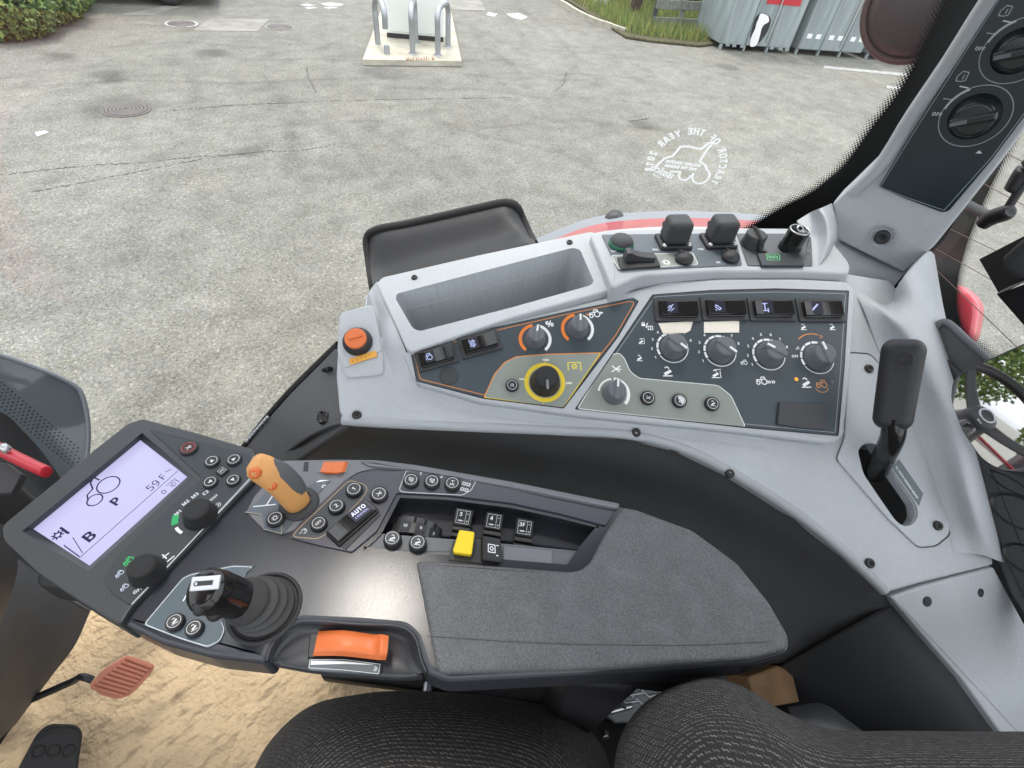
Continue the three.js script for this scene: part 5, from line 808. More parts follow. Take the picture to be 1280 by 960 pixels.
  part('mount', box(0.14, 0.05, 0.12, 0.01).translate(PA.at(150, 650).x, CY - 0.56, PA.at(150, 650).z), MAT.black, term);
  settle(term);
}
part('support_beam', box(0.4, 0.05, 0.1, 0.01).translate(0.06, CY - 0.575, -0.2), MAT.black, arm);
part('support_post', box(0.07, 0.5, 0.05, 0.01).translate(0.14, CY - 0.83, -0.17), MAT.black, arm);
settle(arm);
// ---------------------------------------------------------------- cab: walls, glass, pillar, seat, floor
const Y = (drop) => CY - drop;
const shift = (p, x, y, z) => p.clone().add(V3(x, y, z));
// inner side wall below the console
{
  const l = [[352, 590], [425, 532], [520, 536], [620, 540], [720, 545], [800, 552], [870, 572], [940, 610], [1010, 658], [1060, 700], [1108, 744], [1150, 790]];
  const r0 = l.map(([x, y], i) => (i ? PC.at(x, y, i > 10 ? -0.12 : -0.008) : D(330, 592, 0.62)));
  const t = thing('side_wall_panel', 'black concave wall panel under the grey console', 'wall panel');
  part('panel', patch([r0, r0.map((p, i) => shift(p, 0, -0.025, -0.03 + 0.0034 * i)), r0.map((p, i) => shift(p, 0, -0.1, -0.045 + 0.006 * Math.min(i, 9))), r0.map((p, i) => shift(p, 0, -0.24, 0.005 * Math.min(i, 9) - (i > 9 ? 0.03 : 0))), r0.map((p, i) => shift(p, 0, -0.7, i > 8 ? 0 : 0.06))], 60, 30, 0.006), MAT.trimDark, t);
  settle(t);
}
// sill trim at the front end of the console
{
  const t = thing('sill_trim', 'dark grey sill trim running forward from the console to the floor', 'trim');
  const pl = plane3(PC.at(424, 440, -0.008), PC.at(428, 528, -0.01), D(312, 558, 0.6));
  part('trim_plate', slab(pl, [[419, 434], [400, 454], [362, 492], [332, 526], [306, 560], [318, 584], [345, 596], [395, 560], [430, 533, 0.01], [424, 490], [424, 440]], -0.012, 0, { bev: 0.003, r: 0.004 }), MAT.trimDark, t);
  part('seal', tube([[423, 430], [400, 452], [362, 490], [332, 524], [304, 560]].map(([x, y]) => pl.at(x, y, -0.003)), 0.0045, 40), MAT.rubber, t);
  for (let k = 0; k < 9; k++) put(part('seal_clip', box(0.006, 0.004, 0.004, 0.001), MAT.silver, t), pl.mat(309 + k * 3.1, 551 - k * 3.6, 0.002, 1, -1));
  put(part('clip_socket', lathe([[0.004, 0.0005], [0.006, 0.003], [0.009, 0.0025], [0.0105, 0]], 18), MAT.gloss, t), pl.mat(404, 521, 0.0));
  put(part('clip_hole', new THREE.CircleGeometry(0.006, 16), MAT.black, t), pl.mat(404, 521, 0.001));
  put(part('latch', box(0.012, 0.006, 0.01, 0.002), MAT.gloss, t), pl.mat(409, 462, 0.004, 1, -0.4));
  settle(t);
}
// lower rear trim and the dark wheel arch wall below it
{
  const pl = plane3(PC.at(1110, 748, -0.001), PC.at(1245, 710, -0.001), D(1250, 915, 0.665));
  const t = thing('wheel_arch_trim', 'pale grey lower trim with two deep screw holes', 'trim');
  const ell = (x, y, rx, ry) => Array.from({ length: 14 }, (_, k) => [x + rx * Math.cos(k * 0.4488), y + ry * Math.sin(k * 0.4488)]);
  part('trim_plate', slab(pl, [[1113, 747], [1150, 734], [1243, 709], [1262, 745], [1292, 800], [1350, 900], [1350, 1000], [1310, 990], [1252, 918], [1205, 852], [1155, 796]], -0.02, 0, { bev: 0.003, r: 0.004, seg: 3, holes: [ell(1159, 752, 9, 10), ell(1226, 741, 7, 9)] }), MAT.grey, t);
  for (const [x, y] of [[1159, 752], [1226, 741]]) { put(part('screw_recess', lathe([[0.0125, -0.003], [0.0105, -0.006], [0.0095, -0.016], [0.0001, -0.017]], 24), M({ color: lin(0.42, 0.45, 0.47), roughness: 0.55, side: THREE.DoubleSide }), t), pl.mat(x, y, 0.0)); screw(pl, x - 2, y + 2, -0.014, t); }
  settle(t);
  const e = [[1112, 752], [1155, 800], [1205, 858], [1250, 922], [1320, 1000]].map(([x, y]) => pl.at(x, y, -0.012));
  const w = thing('wheel_arch_wall', 'black wheel arch wall below the pale grey trim', 'wall panel');
  part('wall', patch([e.map((p) => shift(p, 0.012, 0.004, 0)), e.map((p) => shift(p, -0.012, -0.03, 0.012)), e.map((p) => shift(p, -0.03, -0.16, 0.02)), e.map((p) => shift(p, -0.05, -0.5, 0.03))], 30, 20, 0.006), MAT.charcoal, w);
  settle(w);
}
// rear pillar with climate panel
{
  const t = thing('cab_pillar', 'grey rear cab pillar with dark climate control panel', 'pillar');
  const up = (px, py, hgt) => { const p = PP.at(px, py); return p; };
  const left = [[1045, 300], [1042, 266], [1040, 255], [1056, 240], [1092, 205], [1130, 145], [1180, 72], [1226, 0]], right = [[1290, 150], [1250, 205], [1205, 262], [1168, 308], [1130, 342]];
  // the pillar goes straight on to the roof
  const topW = 1.0; const L6 = PP.uv(1226, 0), R0 = PP.uv(1290, 150), hT = 0.36 + 0.48;
  const sh = roundShape([...left.map(([x, y]) => PP.uv(x, y)), new THREE.Vector2(L6.x + 0.03, hT), new THREE.Vector2(R0.x + 0.02, hT), ...right.map(([x, y]) => PP.uv(x, y))], 0.004);
  const g = new THREE.ExtrudeGeometry(sh, { depth: 0.06, bevelEnabled: true, bevelSize: 0.004, bevelOffset: -0.004, bevelThickness: 0.006, bevelSegments: 4 }).translate(0, 0, -0.066).applyMatrix4(PP.basis());
  part('trim', g, MAT.grey, t);
  part('inner_ridge', tube([...left.slice(3).map(([x, y]) => PP.at(x + 9, y + 1, 0.0)), PP.p.clone().addScaledVector(PP.u, L6.x + 0.045).addScaledVector(PP.v, hT)], 0.009, 40), MAT.grey, t);
  const cp = [[1098, 234], [1140, 165], [1190, 88], [1250, -6], [1290, -70], [1400, -70], [1285, 140], [1240, 200], [1186, 264], [1178, 266], [1130, 248]];
  const pr = new Print(PP, 0.004, cp, '#15242c', 3000); pr.speckle(6000, 0.04);
  pr.poly([[1100, 234], [1142, 166], [1192, 88], [1252, -6], [1295, -70]], null, '#8fa0a6', 0.8, false); pr.poly([[1100, 234], [1130, 246], [1180, 263], [1240, 196], [1283, 138]], null, '#8fa0a6', 0.8, false);
  for (const [x, y, r] of [[1218, 146, 40], [1272, 64, 42]]) { pr.arc(x, y, r, 0, 360, '#8f9a9c', 1.3); pr.arc(x, y, r - 1, 195, 245, '#a9b2b4', 3); pr.text('OFF', x - 47, y - 3, 6.5, '#c6ced0', 1, 0.12); pr.text('····', x - 34, y - 22, 9, '#c6ced0', 1, 0.12); pr.poly([[x - 18, y - 38], [x - 8, y - 36]], null, '#c6ced0', 1.6, false); pr.at(x - 15, y - 50, 17, 1, 0.1, (g2) => IC.cab(g2, '#a9b2b4')); }
  pr.poly([[1219, 192], [1228, 192], [1224, 188]], '#c6ced0');
  part('climate_panel', pr.fit(slab(PP, cp, 0.0005, 0.004, { bev: 0.001, r: 0.003 })), pr.mat({ roughness: 0.22 }), t, 'glossy dark panel with two rotary dials');
  for (const [x, y] of [[1218, 146], [1272, 64]]) knob(PP, x, y, 0.004, 30, -1, 0.2, t, { h: 0.02, mat: M({ color: lin(0.01, 0.014, 0.016), roughness: 0.2 }), wing: true, pmat: MAT.knobGrey });
  put(part('bolt_recess', lathe([[0.016, 0.0008], [0.0135, 0.0002], [0.011, -0.004], [0.0001, -0.005]], 24), Object.assign(MAT.grey.clone(), { side: THREE.DoubleSide }), t), PP.mat(1103, 296, 0.0035));
  put(part('bolt', lathe([[0.0001, 0.002], [0.003, 0.002], [0.0035, 0.005], [0.0085, 0.005], [0.0098, 0.003], [0.0098, -0.002]], 24), MAT.black, t), PP.mat(1103, 296, 0.001));
  settle(t);
}
// glass: right side window and rear window
const glass = new THREE.MeshPhysicalMaterial({ color: 0xffffff, roughness: 0.0, transmission: 1, thickness: 0, ior: 1.5, specularIntensity: 0.6 });
const frit = M({ color: lin(0.012), roughness: 0.25 });
const PW = new Pl(V3(0, Y(0.3), -0.83), V3(0, 0, 1)), PR = new Pl(V3(0.775, Y(0.3), -0.3), V3(-1, 0, 0), V3(0, 0, -1));
function frits(pl, edge, dir, rows, step, r0, mat, parent) {              // printed dots fading away from the band
  const gs = [], c = new THREE.CatmullRomCurve3(edge.map(([x, y]) => pl.at(x, y)), false, 'centripetal'), len = c.getLength(), n = Math.floor(len / step);
  const base = new THREE.CircleGeometry(1, 6).applyMatrix4(new THREE.Matrix4().makeBasis(pl.u, pl.v, pl.n));
  for (let i = 0; i <= n; i++) { const p = c.getPointAt(i / n), T = c.getTangentAt(i / n), N = V3().crossVectors(pl.n, T).multiplyScalar(dir); for (let k = 0; k < rows; k++) { const q = p.clone().addScaledVector(N, (k + 0.2) * step * 0.55).addScaledVector(T, (k % 2) * step / 2).addScaledVector(pl.n, 0.0012), r = r0 * (1 - k / (rows + 0.5)); gs.push(base.clone().scale(r, r, r).translate(q.x, q.y, q.z)); } }
  const o = part('printed_dots', merge(gs), mat, parent); o.userData.kind = 'stuff'; return o;
}
{
  const t = thing('side_window', 'clear side window with black dotted edge and white round sticker print', 'window');
  const gp = new THREE.Shape(); gp.moveTo(-1.15, -0.95); gp.lineTo(0.72, -0.95); gp.lineTo(0.72, 0.72); gp.lineTo(-1.15, 0.72); gp.closePath();
  part('pane', new THREE.ShapeGeometry(gp).applyMatrix4(PW.basis(V3(0, Y(0.3), -0.832))), glass, t);
  const fe = [[1215, -70], [1186, -5], [1156, 62], [1124, 118], [1090, 162], [1056, 208], [1018, 240], [980, 260], [940, 284], [900, 310], [860, 340]];
  part('black_border', slab(PW, [...fe, [900, 420], [1060, 420], [1180, 300], [1330, 40], [1340, -70]], -0.001, 0.001), frit, t);
  frits(PW, fe, -1, 7, 0.0048, 0.0025, frit, t);
  // sticker
  const sp = [[804, 156], [926, 156], [926, 236], [804, 236]], c = document.createElement('canvas'); c.width = c.height = 1024; const g = c.getContext('2d'); g.clearRect(0, 0, 1024, 1024);
  // lettering faces the yard, so every glyph is mirrored as seen from the seat
  g.fillStyle = g.strokeStyle = '#f4f8f7'; g.textAlign = 'center'; g.textBaseline = 'middle'; g.lineJoin = g.lineCap = 'round';
  const X = (x) => (x - 688) * 0.9386 + 512, Q = (y) => (y - 528) * 1.206 + 512, mir = (str, x, y, font, rot, sy = 1.2) => { g.save(); g.translate(X(x), Q(y)); g.rotate(rot); g.scale(-1, sy); g.font = font; g.fillText(str, 0, 0); g.lineWidth = 5; g.strokeText(str, 0, 0); g.restore(); };
  const s = 'TRACTOR OF THE YEAR 2018'; for (let i = 0; i < s.length; i++) { const a = (25 - 223 * (i + 0.5) / s.length) * Math.PI / 180; mir(s[i], 645 + 375 * Math.cos(a), 630 + 355 * Math.sin(a), 'bold 84px sans-serif', a + Math.PI / 2); }
  g.lineWidth = 25; g.beginPath(); for (const [i, [x, y]] of [[345, 690], [358, 650], [405, 580], [485, 540], [530, 440], [610, 428], [742, 438], [790, 372], [840, 350], [800, 440], [770, 560], [845, 595], [870, 630]].entries()) i ? g.lineTo(X(x), Q(y)) : g.moveTo(X(x), Q(y)); g.stroke();
  g.beginPath(); g.ellipse(X(835), Q(710), 82, 100, 0, -1.2, 3.3); g.lineTo(X(750), Q(720)); g.stroke(); g.beginPath(); g.ellipse(X(668), Q(725), 56, 62, 0, 0, 3.2); g.lineTo(X(612), Q(695)); g.lineTo(X(515), Q(705)); g.stroke();
  mir('GOLDEN TRACTOR', 615, 605, 'bold 40px sans-serif', 0); mir('FOR THE DESIGN', 600, 650, 'bold 40px sans-serif', 0); mir('unico', 435, 720, 'italic bold 92px serif', 0.35); g.lineWidth = 9; g.beginPath(); g.moveTo(X(345), Q(745)); g.quadraticCurveTo(X(380), Q(800), X(430), Q(780)); g.stroke();
  const tex = new THREE.CanvasTexture(c); tex.colorSpace = THREE.SRGBColorSpace; const a = PW.uv(866, 196), w = Math.abs(PW.uv(918, 196).x - PW.uv(808, 196).x), h = Math.abs(PW.uv(866, 156).y - PW.uv(866, 234).y);
  part('sticker', new THREE.PlaneGeometry(w * 1.24, h * 1.36).translate(a.x, a.y, 0.0015).applyMatrix4(PW.basis()), new THREE.MeshPhysicalMaterial({ map: tex, transparent: true, roughness: 1, transmission: 0.4, thickness: 0, side: THREE.DoubleSide }), t, 'white printed sticker, its lettering mirrored');
  settle(t);
}
{
  const t = thing('rear_window', 'rear window with black dotted border and thin heating wires', 'window');
  part('pane', new THREE.PlaneGeometry(1.5, 1.25).applyMatrix4(PR.basis(V3(0.777, Y(0.25), -0.06))), glass, t);
  const fe = [[1290, 118], [1262, 180], [1235, 235], [1208, 300], [1196, 345], [1194, 385], [1202, 415], [1225, 440], [1250, 462]];
  part('black_border', slab(PR, [...fe, [1262, 500], [1220, 560], [1130, 420], [1120, 330], [1200, 230], [1270, 110]], -0.001, 0.001), frit, t);
  frits(PR, fe, 1, 9, 0.0048, 0.0025, frit, t);
  for (const [x0, y0, x1, y1] of [[1166, 395 - 62, 1290, 452], [1150, 300, 1290, 378], [1185, 300 - 55 + 40, 1290, 345 - 10], [1225, 227, 1290, 262], [1255, 190, 1290, 208]]) part('heating_wire', tube([PR.at(x0, y0, 0.0025), PR.at(x1, y1, 0.0025)], 0.0007, 2, false, 5), M({ color: lin(0.12, 0.08, 0.06), roughness: 0.5 }), t);
  settle(t);
}
// window stay arm and camera bracket before the rear glass
{
  const q = PR.shifted(0.04), t = thing('window_latch', 'black window catch with ball joint before the rear glass', 'latch');
  part('arm', tube([q.at(1203, 252), q.at(1222, 263), q.at(1236, 270)], 0.008, 12), MAT.charcoal, t);
  part('joint', sweep([[q.at(1226, 282, 0.01), 0.0002, 0.0002], [q.at(1227, 281, 0.01), 0.01, 0.01], [q.at(1240, 272, 0.01), 0.0125, 0.0125], [q.at(1258, 266, 0.01), 0.012, 0.012], [q.at(1264, 263, 0.01), 0.009, 0.009], [q.at(1264.5, 263, 0.01), 0.0002, 0.0002]], V3(0, 1, 0.2), 24, 16), MAT.black, t);
  part('rod', tube([q.at(1258, 263, 0.01), q.at(1268, 247, 0.01), q.at(1278, 232, 0.01), q.at(1300, 200, 0.01)], 0.006, 12), MAT.black, t);
  part('rod_head', sweep([[q.at(1264, 240, 0.012), 0.0002, 0.0002], [q.at(1265, 239, 0.012), 0.011, 0.011], [q.at(1282, 214, 0.012), 0.0135, 0.0135], [q.at(1310, 190, 0.012), 0.0135, 0.0135]], V3(0, 1, 0.2), 16, 14), MAT.black, t);
  settle(t);
  const b = thing('equipment_bracket', 'black plate bracket holding a round black motor before the rear glass', 'bracket');
  part('plate', slab(q, [[1224, 324], [1290, 290], [1300, 340], [1248, 366]], 0, 0.006), MAT.black, b); part('plate_edge', tube([q.at(1247, 367, 0.007), q.at(1270, 356, 0.007), q.at(1300, 346, 0.007)], 0.0012, 8), MAT.silver, b);
  part('arm_plate', slab(q, [[1246, 368], [1300, 348], [1300, 450], [1281, 408]], -0.002, 0.004), MAT.black, b);
  part('motor', sweep([[q.at(1270, 332, 0.03), 0.0002, 0.0002], [q.at(1270.5, 332, 0.03), 0.02, 0.02], [q.at(1300, 310, 0.03), 0.022, 0.022], [q.at(1340, 285, 0.03), 0.022, 0.022]], V3(0, 1, 0.2), 16, 20), MAT.charcoal, b);
  settle(b);
}
// black rear corner trim with recesses, and the mirror on it
const PB = new Pl(D(1215, 560, 0.45), V3(-0.86, 0.3, 0.42));
{
  const t = thing('rear_corner_trim', 'black rear corner trim with oval recesses beside the rear window', 'trim');
  part('trim_plate', slab(PB, [[1166, 404, 0.01], [1176, 398], [1215, 428], [1262, 470], [1340, 540], [1400, 640], [1400, 880], [1300, 800], [1262, 742], [1245, 700], [1226, 640], [1202, 560], [1180, 470]], -0.02, 0, { bev: 0.005, r: 0.006, seg: 3 }), MAT.trimDark, t);
  part('grey_edge', tube([[1170, 408], [1180, 402], [1212, 428], [1255, 466]].map(([x, y]) => PB.at(x, y, 0.001)), 0.0045, 30), MAT.greyDark, t);
  part('moulding', slab(PB, [[1180, 445], [1205, 470], [1225, 545], [1262, 592], [1300, 600], [1330, 700], [1330, 810], [1290, 775], [1252, 690], [1222, 600], [1196, 520]], -0.002, 0.008, { bev: 0.003, r: 0.01, seg: 3 }), MAT.charcoal, t);
  for (const [x, y, rx, ry] of [[1272, 640, 0.024, 0.016], [1284, 700, 0.02, 0.014], [1262, 605, 0.02, 0.006]]) { const o = put(part('recess', lathe([[1.12, 0.0012], [1.0, 0.0005], [0.82, -0.004], [0.0001, -0.006]], 28), M({ color: lin(0.012), roughness: 0.4, side: THREE.DoubleSide }), t), PB.mat(x, y, 0.0085, 1, 0.6)); o.scale.set(rx, ry, 1); }
  put(part('clip', box(0.012, 0.016, 0.01, 0.003), MAT.gloss, t), PB.mat(1228, 671, 0.006)); screw(PB, 1228, 671, 0.011, t, 0.7);
  settle(t);
}
const wheelC = V3(-0.86, Y(0.40), 0.10);
{
  const mp = PB.at(1240, 515, 0.085), toC = camera.position.clone().sub(mp).normalize(), toW = wheelC.clone().add(V3(0, 0.02, 0)).sub(mp).normalize(), n = toC.add(toW).normalize(), PM = new Pl(mp, n, V3(0, 0, -1));
  const t = thing('interior_mirror', 'rounded mirror in a thin black frame reflecting the steering wheel', 'mirror');
  const o = [[1290, 427], [1218, 459, 0.012], [1192, 474, 0.012], [1189, 500], [1203, 538], [1228, 574, 0.012], [1252, 588, 0.012], [1300, 592], [1370, 592, 0.02], [1370, 420, 0.02]];
  part('housing', slab(PM, o.map(([x, y, r]) => [x + (x - 1270) * 0.03, y + (y - 512) * 0.035, r]), -0.02, 0, { bev: 0.004, r: 0.008 }), MAT.black, t);
  part('glass', slab(PM, o, 0.0005, 0.002, { r: 0.008 }), M({ color: lin(0.86), metalness: 1, roughness: 0.015 }), t);
  part('mount', tube([mp.clone().addScaledVector(n, -0.015), PB.at(1262, 545, 0.0)], 0.012, 8), MAT.black, t);
  settle(t);
}
// steering wheel, column and front console (seen in the mirror and at the frame's edge)
{
  const t = thing('steering_wheel', 'black three spoke steering wheel with grey hub on its column', 'steering wheel');
  const ax = V3(0.62, 0.78, -0.02).normalize(), q = new Pl(wheelC, ax, V3(0, 0, 1)), B = q.basis();
  part('rim', new THREE.TorusGeometry(0.195, 0.0165, 16, 64).applyMatrix4(B), MAT.black, t);
  for (const a of [0.1, 2.3, 4.1]) part('spoke', sweep([[V3(Math.cos(a) * 0.03, Math.sin(a) * 0.03, -0.03).applyMatrix4(B), 0.024, 0.012], [V3(Math.cos(a) * 0.11, Math.sin(a) * 0.11, -0.022).applyMatrix4(B), 0.019, 0.009], [V3(Math.cos(a) * 0.192, Math.sin(a) * 0.192, 0).applyMatrix4(B), 0.016, 0.009]], V3(-Math.sin(a), Math.cos(a), 0).applyMatrix4(new THREE.Matrix4().makeBasis(q.u, q.v, q.n)), 14, 16), MAT.charcoal, t);
  part('hub', lathe([[0, 0.006], [0.03, 0.004], [0.043, -0.008], [0.047, -0.04]], 32).applyMatrix4(B), MAT.charcoal, t); part('hub_badge', new THREE.TorusGeometry(0.024, 0.003, 8, 32).translate(0, 0, 0.006).applyMatrix4(B), MAT.silver, t);
  const lo = V3(-1.1, Y(1.2), 0.12); part('column', sweep([[wheelC.clone().addScaledVector(ax, -0.04), 0.045, 0.045], [wheelC.clone().addScaledVector(ax, -0.14), 0.07, 0.06], [wheelC.clone().lerp(lo, 0.5), 0.1, 0.09], [lo, 0.12, 0.12]], V3(0, 0, 1), 24, 24), MAT.charcoal, t);
  settle(t);
  const d = thing('front_console', 'dark front console moulding rising beside the tan floor mat', 'console');
  // lower moulding along the left edge of the picture
  const f0 = (x, y, dr) => D(x, y, dr);
  part('moulding', patch([[f0(-60, 640, 0.72), f0(20, 690, 0.8), f0(70, 740, 0.9), f0(112, 766, 0.99)], [f0(-60, 760, 0.8), f0(4, 780, 0.88), f0(45, 800, 0.98), f0(94, 806, 1.06)], [f0(-60, 860, 0.86), f0(-4, 860, 0.95), f0(28, 850, 1.05), f0(64, 846, 1.15)], [f0(-60, 1000, 0.9), f0(-30, 960, 1.0), f0(-6, 930, 1.1), f0(20, 905, 1.2)]], 30, 24, 0.01), MAT.trimDark, d);
  part('column_shroud', patch([[f0(-70, 650, 0.5), f0(-10, 652, 0.55), f0(14, 660, 0.6)], [f0(-70, 720, 0.52), f0(-4, 716, 0.58), f0(22, 712, 0.64)], [f0(-70, 800, 0.55), f0(-20, 790, 0.62), f0(0, 780, 0.68)]], 14, 14, 0.008), MAT.charcoal, d);
  const rl = part('red_lever', sweep([[D(-14, 555, 0.5), 0.007, 0.007], [D(8, 566, 0.5), 0.0072, 0.0065], [D(30, 577, 0.5), 0.008, 0.0065], [D(58, 590, 0.5), 0.008, 0.006], [D(58.6, 590.3, 0.5), 0.0002, 0.0002]], V3(0, 1, 0), 30, 20), MAT.red, d, 'red lever handle');
  put(part('lever_pin', lathe([[0, 0.008], [0.004, 0.007], [0.0048, 0]], 14), MAT.steel, rl), new Pl(D(8, 562, 0.49), V3(0, 1, 0)).mat(8, 562));
  part('lever_bracket', slab(new Pl(D(10, 590, 0.52), V3(0.1, 0.95, 0.2)), [[-30, 575], [8, 578], [27, 592], [14, 616], [-30, 620]], -0.012, 0, { bev: 0.002 }), MAT.charcoal, d);
  part('lever_foot', box(0.05, 0.35, 0.05, 0.01).translate(D(0, 600, 0.53).x - 0.05, Y(0.71), D(0, 600, 0.53).z), MAT.charcoal, d);
  settle(d);
}
// smoked front corner glass with printed dots, red bonnet beyond
{
  const PQ = new Pl(D(60, 540, 0.78), V3(0.72, 0.5, 0.5), V3(0, 0, -1)), t = thing('front_corner_glass', 'smoked rounded glass corner with black dot print beside the display', 'window');
  const e = curve([[-60, 430], [0, 444], [40, 458], [75, 472], [98, 486], [106, 505], [110, 530], [110, 556], [104, 600], [80, 660], [-60, 660]], true, 80);
  part('pane', slab(PQ, e, -0.004, 0), new THREE.MeshPhysicalMaterial({ color: lin(0.23, 0.27, 0.3), roughness: 0.06, transmission: 0.65, thickness: 0, ior: 1.5 }), t);
  part('edge_seal', tube([[-60, 430], [0, 444], [40, 458], [75, 472], [98, 486], [106, 505], [110, 530], [110, 556], [104, 600]].map(([x, y]) => PQ.at(x, y, 0.001)), 0.004, 60), M({ color: lin(0.16, 0.18, 0.2), roughness: 0.3 }), t);
  const gs = []; const base = new THREE.CircleGeometry(1, 6).applyMatrix4(new THREE.Matrix4().makeBasis(PQ.u, PQ.v, PQ.n)); for (let i = 0; i < 26; i++) for (let k = 0; k < 6; k++) { const x = 1 + i * 4.6 - k * 1.6, y = 478 + i * 3.9 + k * 4.6; if (x > 100 || x < -4) continue; const p = PQ.at(x, y, 0.0015), r = 0.0014; gs.push(base.clone().scale(r, r, r).translate(p.x, p.y, p.z)); }
  part('printed_dots', merge(gs), frit, t).userData.kind = 'stuff';
  part('black_border', slab(PQ, curve([[-60, 520], [0, 515], [30, 540], [60, 575], [80, 612], [60, 690], [-60, 690]], true, 40), 0.0004, 0.0012), frit, t);
  settle(t);
  const b = thing('engine_bonnet', 'red tractor bonnet seen through the smoked corner glass', 'bonnet');
  part('panel', patch([[V3(-2.6, Y(0.55), -0.42), V3(-1.9, Y(0.52), -0.46), V3(-1.25, Y(0.5), -0.5)], [V3(-2.6, Y(0.62), -0.52), V3(-1.9, Y(0.6), -0.56), V3(-1.25, Y(0.6), -0.6)], [V3(-2.6, Y(0.95), -0.55), V3(-1.9, Y(0.95), -0.6), V3(-1.25, Y(0.95), -0.64)]], 20, 14, 0.01), MAT.red, b);
  part('top_panel', patch([[V3(-2.6, Y(0.55), -0.42), V3(-1.9, Y(0.52), -0.46), V3(-1.25, Y(0.5), -0.5)], [V3(-2.6, Y(0.5), 0), V3(-1.9, Y(0.47), 0), V3(-1.25, Y(0.45), 0)], [V3(-2.6, Y(0.55), 0.42), V3(-1.9, Y(0.52), 0.46), V3(-1.25, Y(0.5), 0.5)]], 20, 14, 0.01), MAT.red, b);
  part('engine_side', box(1.4, 0.9, 0.9, 0.05).translate(-1.95, Y(1.4), 0), MAT.black, b);
  for (const z of [-0.85, 0.85]) { part('front_tyre', new THREE.TorusGeometry(0.46, 0.19, 16, 40).translate(-2.5, 0.65, z), MAT.rubber, b); part('front_rim', new THREE.CylinderGeometry(0.34, 0.34, 0.22, 30).rotateX(Math.PI / 2).translate(-2.5, 0.65, z), MAT.silver, b); }
  settle(b);
}
// cushion shell between tray and window
{
  const zz = (px, py, z) => { const r = ray(px, py); return r.multiplyScalar(z / r.z).add(camera.position); };
  const t = thing('window_ledge_pocket', 'black scooped pocket with soft rim between tray and side window', 'pocket');
  const rows = [
    [[459, 296], [470, 288], [510, 280], [560, 269], [605, 259], [632, 254], [644, 257], [652, 272]].map(([x, y]) => zz(x, y, -0.79)),
    [[462, 312], [474, 300], [512, 291], [562, 280], [606, 270], [630, 265], [643, 271], [656, 284]].map(([x, y]) => zz(x, y, -0.77)),
    [[463, 335], [480, 330], [518, 320], [566, 309], [608, 299], [634, 292], [650, 288], [662, 296]].map(([x, y]) => zz(x, y, -0.735)),
    [[466, 358], [488, 358], [524, 347], [570, 334], [612, 322], [640, 312], [658, 306], [670, 304]].map(([x, y]) => zz(x, y, -0.69)),
    [[472, 392], [496, 390], [530, 380], [576, 366], [618, 352], [646, 340], [664, 330], [676, 326]].map(([x, y]) => zz(x, y, -0.67))];
  part('shell', patch(rows, 48, 30, 0.006), M({ color: lin(0.024, 0.025, 0.027), roughness: 0.5, bumpMap: rep(grainBump, 0.03), bumpScale: 0.0003 }), t);
  part('rim', tube([zz(470, 385, -0.69), zz(466, 358, -0.705), zz(461, 325, -0.76), ...rows[0], zz(660, 290, -0.77), zz(668, 306, -0.72)], 0.0075, 80), MAT.rubber, t);
  part('bracket', tube([zz(560, 330, -0.74), V3(0.0 - 0.1, Y(0.7), -0.72)], 0.012, 6), MAT.black, t);
  settle(t);
}
